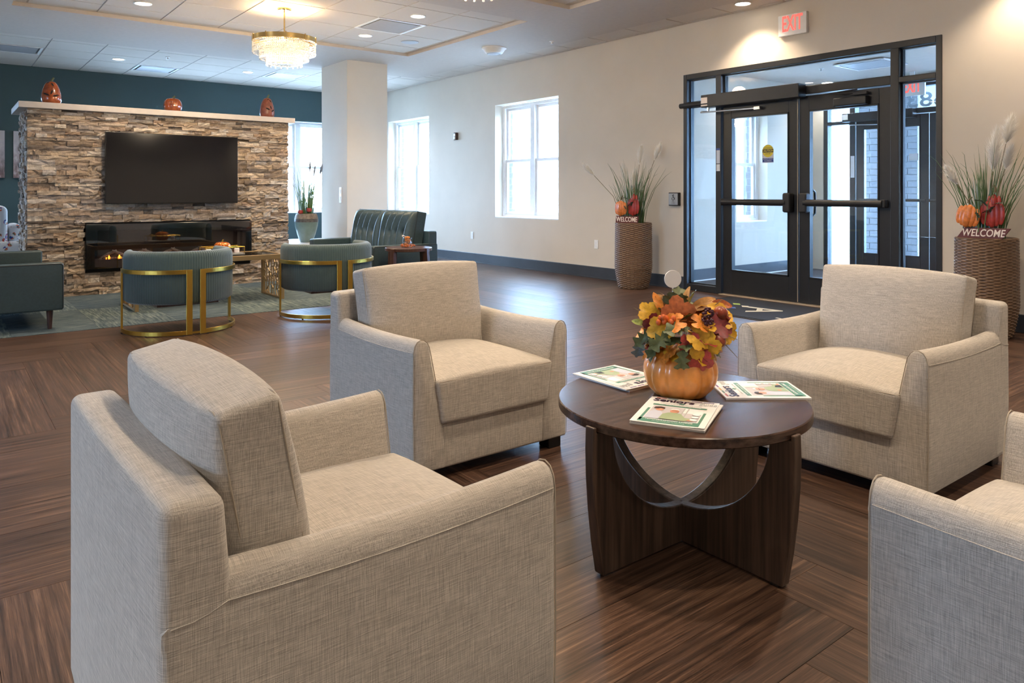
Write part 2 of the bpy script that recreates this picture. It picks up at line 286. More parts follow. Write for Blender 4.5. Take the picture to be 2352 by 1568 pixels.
# ------------------------------------------------------------------ mesh helpers
class MB:
    def __init__(s): s.v = []; s.f = []; s.uv = {}
    def add(s, vs, fs):
        o = len(s.v); s.v += [tuple(p) for p in vs]; s.f += [tuple(i + o for i in f) for f in fs]; return s
    def box(s, x0, x1, y0, y1, z0, z1):
        return s.add([(x0, y0, z0), (x1, y0, z0), (x1, y1, z0), (x0, y1, z0), (x0, y0, z1), (x1, y0, z1), (x1, y1, z1), (x0, y1, z1)],
                     [(0, 3, 2, 1), (4, 5, 6, 7), (0, 1, 5, 4), (1, 2, 6, 5), (2, 3, 7, 6), (3, 0, 4, 7)])
    def prism(s, poly, axis, a, b):
        n = len(poly)
        def P(p, t): return {'x': (t, p[0], p[1]), 'y': (p[0], t, p[1]), 'z': (p[0], p[1], t)}[axis]
        return s.add([P(p, a) for p in poly] + [P(p, b) for p in poly],
                     [tuple(range(n - 1, -1, -1)), tuple(range(n, 2 * n))] + [(i, (i + 1) % n, n + (i + 1) % n, n + i) for i in range(n)])
    def lathe(s, prof, n=24, c=(0, 0, 0), fn=None, cap=True):
        vs = []; fs = []
        for j, (r, z) in enumerate(prof):
            for i in range(n):
                t = 2 * math.pi * i / n; rr = r * (fn(t, j / (len(prof) - 1)) if fn else 1)
                vs.append((c[0] + rr * math.cos(t), c[1] + rr * math.sin(t), c[2] + z))
        for j in range(len(prof) - 1):
            for i in range(n):
                k = (i + 1) % n; fs.append((j * n + i, j * n + k, (j + 1) * n + k, (j + 1) * n + i))
        if cap:
            if prof[0][0] > 1e-5: fs.append(tuple(range(n - 1, -1, -1)))
            if prof[-1][0] > 1e-5: fs.append(tuple((len(prof) - 1) * n + i for i in range(n)))
        return s.add(vs, fs)
    def tube(s, pts, r, n=6, closed=False):
        P = [Vector(p) for p in pts]; m = len(P); vs = []; fs = []; up = None
        for i, p in enumerate(P):
            a = P[(i - 1) % m] if (closed or i > 0) else p; b = P[(i + 1) % m] if (closed or i < m - 1) else p
            d = (b - a).normalized()
            if up is None: up = Vector((0, 0, 1)) if abs(d.z) < 0.9 else Vector((1, 0, 0))
            x = (up - d * up.dot(d))
            if x.length < 1e-6: x = d.orthogonal()
            x.normalize(); up = x; y = d.cross(x)
            rr = r[i] if isinstance(r, (list, tuple)) else r
            for k in range(n):
                t = 2 * math.pi * k / n; vs.append(tuple(p + (x * math.cos(t) + y * math.sin(t)) * rr))
        rng = m if closed else m - 1
        for i in range(rng):
            j = (i + 1) % m
            for k in range(n):
                l = (k + 1) % n; fs.append((i * n + k, i * n + l, j * n + l, j * n + k))
        if not closed: fs += [tuple(range(n - 1, -1, -1)), tuple((m - 1) * n + k for k in range(n))]
        return s.add(vs, fs)
    def band(s, pts, w, t, closed=False, up=(0, 0, 1)):
        """flat bar: rectangle cross-section w (along up) x t (sideways) swept along pts"""
        P = [Vector(p) for p in pts]; m = len(P); U = Vector(up); vs = []; fs = []
        for i, p in enumerate(P):
            a = P[(i - 1) % m] if (closed or i > 0) else p; b = P[(i + 1) % m] if (closed or i < m - 1) else p
            sd = (b - a).normalized().cross(U).normalized()
            for du, ds in ((-1, -1), (-1, 1), (1, 1), (1, -1)): vs.append(tuple(p + U * du * w / 2 + sd * ds * t / 2))
        rng = m if closed else m - 1
        for i in range(rng):
            j = (i + 1) % m
            for k in range(4):
                l = (k + 1) % 4; fs.append((i * 4 + k, j * 4 + k, j * 4 + l, i * 4 + l))
        if not closed: fs += [(0, 1, 2, 3), tuple((m - 1) * 4 + k for k in (3, 2, 1, 0))]
        return s.add(vs, fs)
    def grid(s, fn, nu, nv, closeu=False):
        vs = [fn(i / (nu if closeu else nu - 1), j / (nv - 1)) for j in range(nv) for i in range(nu)]; fs = []
        for j in range(nv - 1):
            for i in range(nu if closeu else nu - 1):
                k = (i + 1) % nu; fs.append((j * nu + i, j * nu + k, (j + 1) * nu + k, (j + 1) * nu + i))
        return s.add(vs, fs)
    def rbox(s, c, h, r, n=8, fn=None):
        """rounded box, centre c, half sizes h, radius r; fn(p)->p displaces local points"""
        idx = {}; vs = []; fs = []
        def pt(p):
            q = [max(-(h[k] - r), min(h[k] - r, p[k])) for k in range(3)]
            d = Vector([p[k] - q[k] for k in range(3)])
            if d.length > 1e-9: d = d.normalized() * r
            o = Vector(q) + d
            if fn: o = Vector(fn(o))
            key = (round(p[0], 5), round(p[1], 5), round(p[2], 5))
            if key not in idx: idx[key] = len(vs); vs.append((o.x + c[0], o.y + c[1], o.z + c[2]))
            return idx[key]
        def ticks(hh):
            e = min(r / hh, 0.95) if hh > 0 else 0.5
            t = [-1, -1 + e * 0.35, -1 + e * 0.7, -1 + e] + [(-1 + e) + (2 - 2 * e) * i / n for i in range(1, n)] + [1 - e, 1 - e * 0.7, 1 - e * 0.35, 1]
            return [x * hh for x in t]
        T = [ticks(x) for x in h]
        for ax in range(3):
            u, w = (ax + 1) % 3, (ax + 2) % 3
            for sg in (-1, 1):
                for i in range(len(T[u]) - 1):
                    for j in range(len(T[w]) - 1):
                        q = []
                        for a, b in ((i, j), (i + 1, j), (i + 1, j + 1), (i, j + 1)):
                            p = [0, 0, 0]; p[ax] = sg * h[ax]; p[u] = T[u][a]; p[w] = T[w][b]; q.append(pt(p))
                        fs.append(tuple(q) if sg > 0 else tuple(reversed(q)))
        return s.add(vs, fs)
    def ball(s, c, r, n=8, m=6, sc=(1, 1, 1)):
        return s.lathe([(0, 0)], 1) if False else s.add(*ball_data(c, r, n, m, sc))
    def xf(s, M, start=0):
        for i in range(start, len(s.v)): s.v[i] = tuple(M @ Vector(s.v[i]))
        return s
    def mesh(s, name, smooth=False, angle=40):
        me = bpy.data.meshes.new(name); me.from_pydata(s.v, [], s.f)
        if s.uv:
            l = me.uv_layers.new(name='UVMap')
            for lp in me.loops: l.data[lp.index].uv = s.uv[lp.vertex_index]
        if smooth:
            bm = bmesh.new(); bm.from_mesh(me)
            for f in bm.faces: f.smooth = True
            a = R(angle)
            for e in bm.edges:
                if len(e.link_faces) == 2 and e.calc_face_angle(0) > a: e.smooth = False
            bm.to_mesh(me); bm.free()
        me.update(); return me
    def build(s, name, m, parent=None, smooth=False, bevel=0, seg=2, loc=None, rot=None, angle=40):
        o = obj(name, s.mesh(name, smooth, angle), m, parent, loc, rot)
        if bevel:
            b = o.modifiers.new('edges', 'BEVEL'); b.width = bevel; b.segments = seg; b.limit_method = 'ANGLE'; b.angle_limit = R(35)
        return o
def ball_data(c, r, n, m, sc=(1, 1, 1)):
    vs = [(c[0], c[1], c[2] - r * sc[2])]
    for j in range(1, m):
        p = math.pi * j / m
        for i in range(n):
            t = 2 * math.pi * i / n; vs.append((c[0] + r * sc[0] * math.sin(p) * math.cos(t), c[1] + r * sc[1] * math.sin(p) * math.sin(t), c[2] - r * sc[2] * math.cos(p)))
    vs.append((c[0], c[1], c[2] + r * sc[2])); fs = []
    for i in range(n): fs.append((0, 1 + (i + 1) % n, 1 + i)); fs.append((len(vs) - 1, len(vs) - 1 - n + i, len(vs) - 1 - n + (i + 1) % n))
    for j in range(m - 2):
        for i in range(n): fs.append((1 + j * n + i, 1 + j * n + (i + 1) % n, 1 + (j + 1) * n + (i + 1) % n, 1 + (j + 1) * n + i))
    return vs, fs
def obj(name, me, m=None, parent=None, loc=None, rot=None):
    o = bpy.data.objects.new(name, me); COL.objects.link(o)
    if m is not None and me is not None and not me.materials: me.materials.append(MATS[m])
    if parent is not None: o.parent = parent
    if loc is not None: o.location = loc
    if rot is not None: o.rotation_euler = rot
    return o
def tag(o, label=None, cat=None, group=None, kind=None):
    if label: o['label'] = label
    if cat: o['category'] = cat
    if group: o['group'] = group
    if kind: o['kind'] = kind
    return o
def thing(name, label, cat, loc=(0, 0, 0), rz=0, group=None):
    o = bpy.data.objects.new(name, None); COL.objects.link(o); o.location = loc; o.rotation_euler = (0, 0, rz); o.empty_display_size = 0.1
    return tag(o, label, cat, group)
def copy_tree(o, parent=None):
    c = o.copy(); COL.objects.link(c); c.parent = parent
    for ch in [x for x in CH.get(o, None) or list(o.children)]: copy_tree(ch, c)
    return c
CH = {}
def struct(o): o['kind'] = 'structure'; return o
def text(body, size, m, parent=None, name='lettering', loc=None, rot=None, ext=0.0006, align='CENTER', shear=0.0, sx=1.0, bold=0.0):
    c = bpy.data.curves.new('t', 'FONT'); c.body = body; c.size = size; c.extrude = ext; c.align_x = align; c.align_y = 'CENTER'; c.shear = shear; c.offset = bold; c.resolution_u = 3
    t = bpy.data.objects.new('t', c); COL.objects.link(t)
    me = bpy.data.meshes.new_from_object(t.evaluated_get(bpy.context.evaluated_depsgraph_get()))
    bpy.data.objects.remove(t); bpy.data.curves.remove(c)
    me.materials.clear(); me.name = name
    if sx != 1.0:
        for v in me.vertices: v.co.x *= sx
    return obj(name, me, m, parent, loc, rot)
def holes_box(mb, ax, a0, a1, u0, u1, w0, w1, holes):
    """slab normal to axis ax between a0,a1 covering u0..u1 x w0..w1 minus rect holes (u0,u1,w0,w1)"""
    us = sorted({u0, u1} | {min(max(h[i], u0), u1) for h in holes for i in (0, 1)}); ws = sorted({w0, w1} | {min(max(h[i], w0), w1) for h in holes for i in (2, 3)})
    for i in range(len(us) - 1):
        j = 0
        while j < len(ws) - 1:
            cu = (us[i] + us[i + 1]) / 2
            free = lambda k: not any(h[0] < cu < h[1] and h[2] < (ws[k] + ws[k + 1]) / 2 < h[3] for h in holes)
            if not free(j): j += 1; continue
            k = j
            while k + 1 < len(ws) - 1 and free(k + 1): k += 1
            A = (us[i], us[i + 1]); B = (ws[j], ws[k + 1])
            if ax == 'x': mb.box(a0, a1, *A, *B)
            elif ax == 'y': mb.box(*A, a0, a1, *B)
            else: mb.box(*A, *B, a0, a1)
            j = k + 1
    return mb

mat('plate_grey', (0.36, 0.39, 0.43), 0.35); mat('tag_grey', (0.74, 0.72, 0.70), 0.5)
# ------------------------------------------------------------------ room shell
XW, YB, ZC, ZS = 6.90, 13.64, 3.10, 3.06        # door wall, teal wall, tile ceiling, dropped drywall
XL, YF = -6.0, -5.0
WIN = dict(z0=0.745, z1=2.505)
# --- floor: slab, planks, carpet tiles
slab = MB().box(XL, XW + 0.15, YF, YB + 0.15, -0.12, -0.004)
floor = struct(slab.build('floor', 'slab_grey'))
CARX, CARY = 4.72, 6.95
PW, PL = 0.232, 1.53
def plank_mesh(lx, ly, flip):
    """plank lying in lx x ly, grain along the long side; u runs along the grain"""
    mb = MB(); g = 0.0007
    mb.box(-lx/2+g, lx/2-g, -ly/2+g, ly/2-g, -0.004, 0.0)
    mb.uv = {i: ((p[1], p[0]) if flip else (p[0], p[1])) for i, p in enumerate(mb.v)}
    return mb
rects = []
x0, y0 = 0.44, 4.35
for m in range(-9, 10):
    for k in range(-80, 80):
        ty = (x0 + k*PW - m*PL, x0 + (k+1)*PW - m*PL, y0 + k*PW + m*PL, y0 + k*PW + PL + m*PL, True)
        tx = (x0 + (k+1)*PW - m*PL, x0 + (k+1)*PW + PL - m*PL, y0 + k*PW + m*PL, y0 + (k+1)*PW + m*PL, False)
        for a, b, c, d, fl in (ty, tx):
            for (rx0, rx1, ry0, ry1) in ((XL, XW, YF, CARY), (CARX, XW, CARY, YB)):
                A, B, C_, D = max(a, rx0), min(b, rx1), max(c, ry0), min(d, ry1)
                if B - A > 0.004 and D - C_ > 0.004:
                    rects.append((A, B, C_, D, fl, abs(B-A-(b-a)) < 1e-6 and abs(D-C_-(d-c)) < 1e-6))
def seen(p):
    x = p[0]*math.cos(YAW) - p[1]*math.sin(YAW); d = p[0]*math.sin(YAW) + p[1]*math.cos(YAW)
    if d < 0.3: return None
    u = W_PX/2 + FPX*x/d; v = HOR + FPX*(1.13 - p[2])/d
    return (u, v, d) if -60 < u < W_PX + 60 and -60 < v < H_PX + 120 else None
def vis_rect(r):
    best = 0
    for fx in (0.1, 0.5, 0.9):
        for fy in (0.1, 0.5, 0.9):
            s_ = seen((r[0] + (r[1]-r[0])*fx, r[2] + (r[3]-r[2])*fy, 0))
            if s_: best = max(best, (r[1]-r[0])*(r[3]-r[2]) / s_[2]**2)
    return best
scored = sorted(((vis_rect(r), i) for i, r in enumerate(rects)), reverse=True)
near = {i for sc, i in scored[:300] if sc > 0}
share = {}
rest = MB()
for i, (a, b, c, d, fl, full) in enumerate(rects):
    cx, cy = (a+b)/2, (c+d)/2
    if i in near:
        key = fl if full else None
        if key is not None and key in share: me = share[key]
        else:
            me = plank_mesh(b-a, d-c, fl).mesh('plank')
            if key is not None: share[key] = me
        obj('plank', me, 'floor_plank_wood', floor, (cx, cy, 0))
    else:
        pm = plank_mesh(b-a, d-c, fl); o0 = len(rest.v); ru, rv = random.random()*40, random.random()*40
        rest.add([(p[0]+cx, p[1]+cy, p[2]) for p in pm.v], pm.f)
        for q in range(len(pm.v)): rest.uv[o0+q] = (pm.uv[q][0]+ru, pm.uv[q][1]+rv)
tag(rest.build('far_planks', 'floor_plank_wood_far', floor), 'dark wood planks further across the floor', kind='stuff')
# carpet tiles, 0.61 x 0.61
cm = {}
nx = 0
for ix in range(-18, 9):
    for iy in range(0, 12):
        a = CARX - (9-ix)*0.61 + 0.61*0; a0_, a1_ = max(XL, CARX - (9-ix)*0.61), CARX - (8-ix)*0.61
        c0, c1 = CARY + iy*0.61, min(YB, CARY + (iy+1)*0.61)
        if a1_ <= XL + 0.01 or c0 >= YB: continue
        vis = any(seen((x, y, 0)) for x in (a0_, a1_) for y in (c0, c1))
        if not vis and a0_ < -1.5: continue
        k = (round(a1_-a0_, 3), round(c1-c0, 3))
        if k not in cm:
            w, h = k; cm[k] = MB().box(-w/2+0.0008, w/2-0.0008, -h/2+0.0008, h/2-0.0008, -0.004, 0.003).mesh('carpet_tile')
        obj('carpet_tile', cm[k], 'carpet_tile_fibre', floor, ((a0_+a1_)/2, (c0+c1)/2, 0))
# --- walls
win_holes = [(7.80, 9.30, WIN['z0'], WIN['z1']), (11.28, 12.78, WIN['z0'], WIN['z1'])]
DY0, DY1, DZ = 2.76, 5.58, 2.51
w = holes_box(MB(), 'x', XW, XW + 0.15, YF, YB, 0, 3.4, win_holes + [(DY0, DY1, -1, DZ)])
wall_right = struct(w.build('wall_right', 'wall_paint'))
w = holes_box(MB(), 'y', YB, YB + 0.15, XL, XW + 0.15, 0, 3.4, [(4.72, 6.22, WIN['z0'], WIN['z1']), (2.45, 3.95, WIN['z0'], WIN['z1']), (-3.0, -1.5, WIN['z0'], WIN['z1'])])
struct(w.build('wall_back', 'teal_paint'))
lw = [(2.65, 4.15, WIN['z0'], WIN['z1'])]  # unseen window opening, added for neutral daylight on the armchair backs
struct(holes_box(MB(), 'x', XL - 0.15, XL, YF, YB, 0, 3.4, lw).build('wall_left', 'wall_paint'))
struct(MB().box(XL, XW + 0.15, YF - 0.15, YF, 0, 3.4).build('wall_front', 'wall_paint'))
# square column
struct(MB().box(4.665, 5.318, 9.885, 10.785, 0, ZS + 0.02).build('wall_column', 'wall_paint', bevel=0.004))
# baseboards
def base(name, *b): return struct(MB().box(*b).build(name, 'rubber_base', bevel=0.006))
base('baseboard_right', XW - 0.012, XW, DY1 + 0.0, YB, 0, 0.15)
base('baseboard_right', XW - 0.012, XW, YF, DY0, 0, 0.15)
base('baseboard_back', XL, XW - 0.012, YB - 0.012, YB, 0, 0.15)
b = MB(); b.box(4.653, 4.665, 9.873, 10.797, 0, 0.15); b.box(5.318, 5.33, 9.873, 10.797, 0, 0.15); b.box(4.665, 5.318, 9.873, 9.885, 0, 0.15)
struct(b.build('baseboard_column', 'rubber_base'))
struct(MB().box(XW - 0.034, XW - 0.012, DY1, YB, 0, 0.012).build('trim_1', 'rubber_base'))

# --- ceiling: drywall drop with trays, tiles at 3.10
TR1, TR2, TR3 = (0.59, 5.235, 6.435, 9.12), (0.59, 5.235, 2.74, 5.74), (0.59, 5.235, -1.0, 2.05)
TLx = (-5.0, -0.2)
opens = [TR1, TR2, TR3, (XL, XW, 10.785, YB), (6.37, XW, YF, 10.785)]
ceil = struct(holes_box(MB(), 'z', ZS, ZC + 0.25, XL, XW, YF, YB, opens).build('ceiling', 'ceiling_drywall'))
struct(MB().box(XL, XW + 0.15, YF, YB, ZC + 0.03, ZC + 0.06).build('ceiling_deck', 'ceiling_drywall'))
tmesh = {}
def tile(x0, x1, y0, y1):
    if x1 - x0 < 0.03 or y1 - y0 < 0.03: return
    k = (round(x1-x0, 3), round(y1-y0, 3)); g = 0.008
    if k not in tmesh:
        w_, h_ = k[0]/2 - g, k[1]/2 - g
        mb = MB(); mb.v = [(-w_, -h_, 0.0), (w_, -h_, 0), (w_, h_, 0), (-w_, h_, 0), (-w_-0.003, -h_-0.003, 0.012), (w_+0.003, -h_-0.003, 0.012), (w_+0.003, h_+0.003, 0.012), (-w_-0.003, h_+0.003, 0.012)]
        mb.f = [(3, 2, 1, 0), (4, 5, 6, 7), (0, 1, 5, 4), (1, 2, 6, 5), (2, 3, 7, 6), (3, 0, 4, 7)]
        tmesh[k] = mb.mesh('ceiling_tile')
    obj('ceiling_tile', tmesh[k], 'ceiling_tile_board', ceil, ((x0+x1)/2, (y0+y1)/2, ZC))
def lines(a, b, ref, pitch):
    k0 = math.ceil((a - ref) / pitch - 1e-9); r = [a]
    while ref + k0*pitch < b - 1e-6:
        if ref + k0*pitch > a + 1e-6: r.append(ref + k0*pitch)
        k0 += 1
    return r + [b]
SKIP = set()
grid_mb = MB()
def tile_area(x0, x1, y0, y1, rx, ry, p, skip=()):
    X, Y = lines(x0, x1, rx, p), lines(y0, y1, ry, p)
    for i in range(len(X)-1):
        for j in range(len(Y)-1):
            cx, cy = (X[i]+X[i+1])/2, (Y[j]+Y[j+1])/2
            if any(abs(cx-sx) < 0.3 and abs(cy-sy) < 0.3 for sx, sy in skip): continue
            tile(X[i], X[i+1], Y[j], Y[j+1])
    for x in X[1:-1]: grid_mb.box(x-0.009, x+0.009, y0, y1, ZC+0.006, ZC+0.02)
    for y in Y[1:-1]: grid_mb.box(x0, x1, y-0.009, y+0.009, ZC+0.006, ZC+0.02)
tile_area(*TR1, 5.17, 6.80, 0.636, skip=[(4.216, 7.754)])
tile_area(*TR2, 5.17, 3.30, 0.636)
tile_area(*TR3, 5.17, 0.20, 0.636)
tile_area(-1.4, XW, 10.785, YB, 1.14, 11.80, 0.63, skip=[(0.825, 12.115), (2.715, 12.745), (4.605, 12.115)])
tile_area(6.37, XW, YF, 10.785, 6.82, 8.05, 0.634)
grid_mb.build('ceiling_grid', 'ceiling_grid_metal', ceil)

# --- windows
def window(n, origin, rz, label=None, bricks=True, width=1.5, sashes=2):
    """local: x along the wall, y outwards from the inside face, z up; hole 0..width x z0..z1"""
    z0, z1 = WIN['z0'], WIN['z1']; W_ = width
    fr = MB()
    for (a, b_) in ((0, 0.055), (W_-0.055, W_)): fr.box(a, b_, 0.15, 0.23, z0, z1)
    fr.box(0.055, W_-0.055, 0.15, 0.23, z0, z0+0.05); fr.box(0.055, W_-0.055, 0.15, 0.23, z1-0.05, z1)
    if sashes == 2: fr.box(W_/2-0.045, W_/2+0.045, 0.14, 0.235, z0+0.05, z1-0.05)
    root = fr.build('window_%d' % n, 'white_trim', bevel=0.004, loc=origin, rot=(0, 0, rz)); struct(root)
    bays = [(0.055, W_/2-0.045), (W_/2+0.045, W_-0.055)] if sashes == 2 else [(0.055, W_-0.055)]
    zm = (z0+z1)/2
    for a, b_ in bays:
        for lo, hi, yo in ((z0+0.05, zm+0.025, 0.165), (zm-0.025, z1-0.05, 0.195)):
            s_ = MB(); t = 0.042
            s_.box(a, a+t, yo, yo+0.028, lo, hi); s_.box(b_-t, b_, yo, yo+0.028, lo, hi); s_.box(a+t, b_-t, yo, yo+0.028, lo, lo+t); s_.box(a+t, b_-t, yo, yo+0.028, hi-t, hi)
            sash = s_.build('sash', 'white_trim', root, bevel=0.003)
            MB().box(a+t, b_-t, yo+0.012, yo+0.018, lo+t, hi-t).build('pane', 'window_glass', sash)
    MB().box(0.002, W_-0.002, 0.002, 0.15, z0-0.0, z0+0.018).build('sill', 'white_trim', root, bevel=0.004)
    if bricks:
        bm_ = MB().box(-0.19, 0.0, -0.04, 0.045, 0, 0.085).mesh('brick')
        for side in (0, 1):
            core = MB().box((-0.3 if side == 0 else W_+0.004), (-0.004 if side == 0 else W_+0.3), 0.236, 0.40, z0-0.2, z1+0.2).build('brick_backing', 'mortar', root)
            for k in range(int((z1-z0)/0.095)+2):
                long_ = k % 2
                o = obj('brick', bm_, 'brick_grey', root, (0.0 if side == 0 else W_ + 0.19, 0.30 + (0.010 if long_ else -0.010), z0 - 0.05 + k*0.095))
    return root
window(1, (XW, 11.28+1.5, 0), R(-90))
window(2, (XW, 7.80+1.5, 0), R(-90))
window(3, (4.72, YB, 0), 0); window(6, (2.45, YB, 0), 0, bricks=False); window(8, (-3.0, YB, 0), 0, bricks=False)
for k, (a, b_, _, _) in enumerate(lw): window(4+k, (XL, a, 0), R(90), bricks=False)  # frame for the added left wall opening

# --- outside ground and sky-facing pieces
struct(MB().box(7.05, 60, -40, 60, -0.20, -0.10).build('ground', 'concrete'))
struct(MB().box(-60, XL-0.15, -40, 60, -0.20, -0.10).build('ground', 'concrete'))
struct(MB().box(XL-0.15, 7.05, YB+0.15, 60, -0.20, -0.10).build('ground', 'concrete'))

# ------------------------------------------------------------------ vestibule
VY0, VY1, VX = 2.45, 6.0, 10.40
VZ = 2.72
struct(MB().box(XW+0.15, VX+0.3, VY0, VY1, -0.10, -0.002).build('floor_vestibule', 'vest_carpet'))
struct(MB().box(XW+0.15, VX+0.1, VY0-0.15, VY1+0.15, VZ, VZ+0.1).build('ceiling_vestibule', 'ceiling_drywall'))
struct(holes_box(MB(), 'y', VY1, VY1+0.15, XW+0.15, VX+0.08, -0.1, VZ, [(8.52, 9.25, WIN['z0']-0.02, 2.33)]).build('wall_vestibule_left', 'wall_paint'))
struct(MB().box(XW+0.15, VX+0.08, VY0-0.15, VY0, -0.1, VZ).build('wall_vestibule_right', 'wall_paint'))
struct(MB().box(XW+0.15, VX-0.06, VY1-0.012, VY1, 0, 0.15).build('baseboard_vestibule', 'rubber_base'))
struct(MB().box(XW+0.15, VX-0.06, VY1-0.03, VY1-0.012, 0, 0.012).build('trim_2', 'white_trim'))
z1s = WIN['z1']; WIN['z1'] = 2.33; WIN['z0'] = 0.725
window(7, (8.52, VY1, 0), 0, width=0.73, sashes=1)
WIN['z1'] = z1s; WIN['z0'] = 0.745

# --- storefront door set (frame mesh is the root, parts below it)
def glasspane(parent, x, y0, y1, z0, z1, name='glass'): return MB().box(x-0.004, x+0.004, y0, y1, z0, z1).build(name, 'door_glass', parent)
def leaf(parent, x, ya, yb, ztop, hinge_sign, bar=True, m='dark_bronze'):
    """door leaf between ya<yb; stiles 0.115, top rail 0.13, bottom rail 0.28"""
    l = MB(); s = 0.112; x0_, x1_ = x-0.022, x+0.022
    l.box(x0_, x1_, ya+0.004, ya+s, 0.012, ztop); l.box(x0_, x1_, yb-s, yb-0.004, 0.012, ztop)
    l.box(x0_, x1_, ya+s, yb-s, 0.012, 0.27); l.box(x0_, x1_, ya+s, yb-s, ztop-0.15, ztop)
    o = l.build('door_leaf', m, parent, bevel=0.004)
    glasspane(o, x, ya+s, yb-s, 0.27, ztop-0.15)
    bead = MB(); y0_, y1_, za, zb = ya+s, yb-s, 0.27, ztop-0.15
    for (a, b_, c, d) in ((y0_, y0_+0.012, za, zb), (y1_-0.012, y1_, za, zb), (y0_, y1_, za, za+0.012), (y0_, y1_, zb-0.012, zb)): bead.box(x-0.03, x+0.03, a, b_, c, d)
    bead.build('glazing_bead', m, o)
    return o
XD = XW + 0.07     # frame centre line
f = MB(); fx0, fx1 = XW - 0.012, XW + 0.125
f.box(fx0, fx1, DY0, DY0+0.05, 0, DZ); f.box(fx0, fx1, DY1-0.05, DY1, 0, DZ); f.box(fx0, fx1, DY0+0.05, DY1-0.05, DZ-0.06, DZ)
ML0, ML1, MR0, MR1 = 5.055, 5.125, 3.125, 3.20
f.box(fx0, fx1, ML0, ML1, 0, DZ-0.06); f.box(fx0, fx1, MR0, MR1, 0, DZ-0.06)
TZ0, TZ1 = 2.125, 2.185
f.box(fx0, fx1, MR1, ML0, TZ0, TZ1+0.02); f.box(fx0, fx1, ML1, DY1-0.05, TZ0+0.01, TZ1); f.box(fx0, fx1, DY0+0.05, MR0, TZ0+0.01, TZ1)
f.box(fx0, fx1, ML1, DY1-0.05, 0, 0.075); f.box(fx0, fx1, DY0+0.05, MR0, 0, 0.075)
door1 = struct(f.build('door_1', 'dark_bronze', bevel=0.004))
for (a, b_, c, d) in ((ML1, DY1-0.05, 0.075, TZ0+0.01), (DY0+0.05, MR0, 0.075, TZ0+0.01), (MR1, ML0, TZ1+0.02, DZ-0.06), (ML1, DY1-0.05, TZ1, DZ-0.06), (DY0+0.05, MR0, TZ1, DZ-0.06)):
    glasspane(door1, XD, a, b_, c, d)
    st = MB()
    for q in ((a, a+0.012, c, d), (b_-0.012, b_, c, d), (a, b_, c, c+0.012), (a, b_, d-0.012, d)): st.box(XD-0.02, XD+0.02, *q)
    st.build('glazing_stop', 'dark_bronze', door1)
YM = 4.128
def pushbar(lf, ya, yb, zc, latch_y, sgn):
    mb = MB(); xb = XW - 0.055
    mb.tube([(xb, ya, zc), (xb, yb, zc)], 0.034, 14); o = mb.build('push_bar', 'dark_bronze', lf, smooth=True)
    e = MB(); hy = yb if latch_y > (ya+yb)/2 else ya; ey = ya if hy == yb else yb
    e.rbox((XW-0.035, hy + sgn*0.01, zc), (0.045, 0.042, 0.10), 0.02, 3); e.rbox((XW-0.03, ey, zc), (0.035, 0.025, 0.038), 0.01, 3)
    e.build('latch_case', 'black_rubber', lf, smooth=True)
lfL = leaf(door1, XD-0.03, YM, ML0-0.004, 2.112, 1); lfR = leaf(door1, XD-0.03, MR1+0.004, YM, 2.112, -1)
pushbar(lfL, YM+0.10, ML0-0.05, 1.03, YM, -1); pushbar(lfR, MR1+0.05, YM-0.10, 1.03, YM, 1)
MB().box(XW-0.005, XW+0.003, YM-0.003, YM+0.003, 0.02, 2.11).build('astragal', 'threshold', lfL)
# pull handle on far side of right leaf
ph = MB().tube([(XD+0.03, YM-0.10, 0.90), (XD+0.075, YM-0.10, 0.92), (XD+0.085, YM-0.10, 1.03), (XD+0.075, YM-0.10, 1.14), (XD+0.03, YM-0.10, 1.16)], 0.012, 8); ph.build('pull_handle', 'dark_bronze', lfR, smooth=True)
# automatic operator with arm, over the left leaf
op = MB().box(XW-0.155, XW-0.014, 4.03, 5.22, 2.085, 2.225).build('door_operator', 'dark_bronze', door1, bevel=0.006)
MB().box(XW-0.158, XW-0.1555, 5.13, 5.215, 2.13, 2.195).build('data_label', 'letter_cream', op); MB().box(XW-0.158, XW-0.1555, 5.13, 5.215, 2.10, 2.115).build('data_label', 'letter_cream', op)
arm = MB(); arm.tube([(XW-0.10, 5.16, 2.085), (XW-0.10, 5.16, 2.035)], 0.014, 8); arm.tube([(XW-0.10, 5.16, 2.04), (XW-0.17, 5.20, 2.035)], 0.010, 6); arm.tube([(XW-0.17, 5.21, 2.03), (XW-0.02, 4.60, 2.035)], 0.008, 6); arm.box(XW-0.035, XW+0.018, 4.55, 4.62, 2.02, 2.05)
arm.build('operator_arm', 'steel', op, smooth=True)
tb = MB().tube([(XW-0.04, 5.22, 2.145), (XW-0.04, DY1+0.02, 2.145)], 0.03, 10).build('conduit_tube', 'dark_bronze', op, smooth=True)
# closer over the right leaf
cl = MB().rbox((XW-0.035, 3.56, 2.005), (0.032, 0.16, 0.04), 0.01, 3).build('door_closer', 'dark_bronze', lfR, smooth=True)
ca = MB(); ca.box(XW-0.05, XW-0.01, 3.40, 3.56, 2.06, 2.085); ca.tube([(XW-0.05, 3.53, 2.08), (XW-0.12, 3.80, 2.085)], 0.007, 6); ca.tube([(XW-0.12, 3.80, 2.085), (XW-0.02, 3.5, 2.115)], 0.007, 6)
ca.build('closer_arm', 'black_rubber', cl)
MB().box(XW-0.06, XD, MR1, ML0, 0.0, 0.010).build('threshold_plate', 'threshold', door1, bevel=0.003)
# notices stuck on the left mullion
for zz0, zz1, m in ((1.61, 1.63, 'caution_blue'), (1.46, 1.608, 'sticker_grey'), (1.375, 1.452, 'paper')):
    MB().box(fx0-0.0015, fx0-0.0003, ML0+0.012, ML0+0.058, zz0, zz1).build('notice', m, door1)
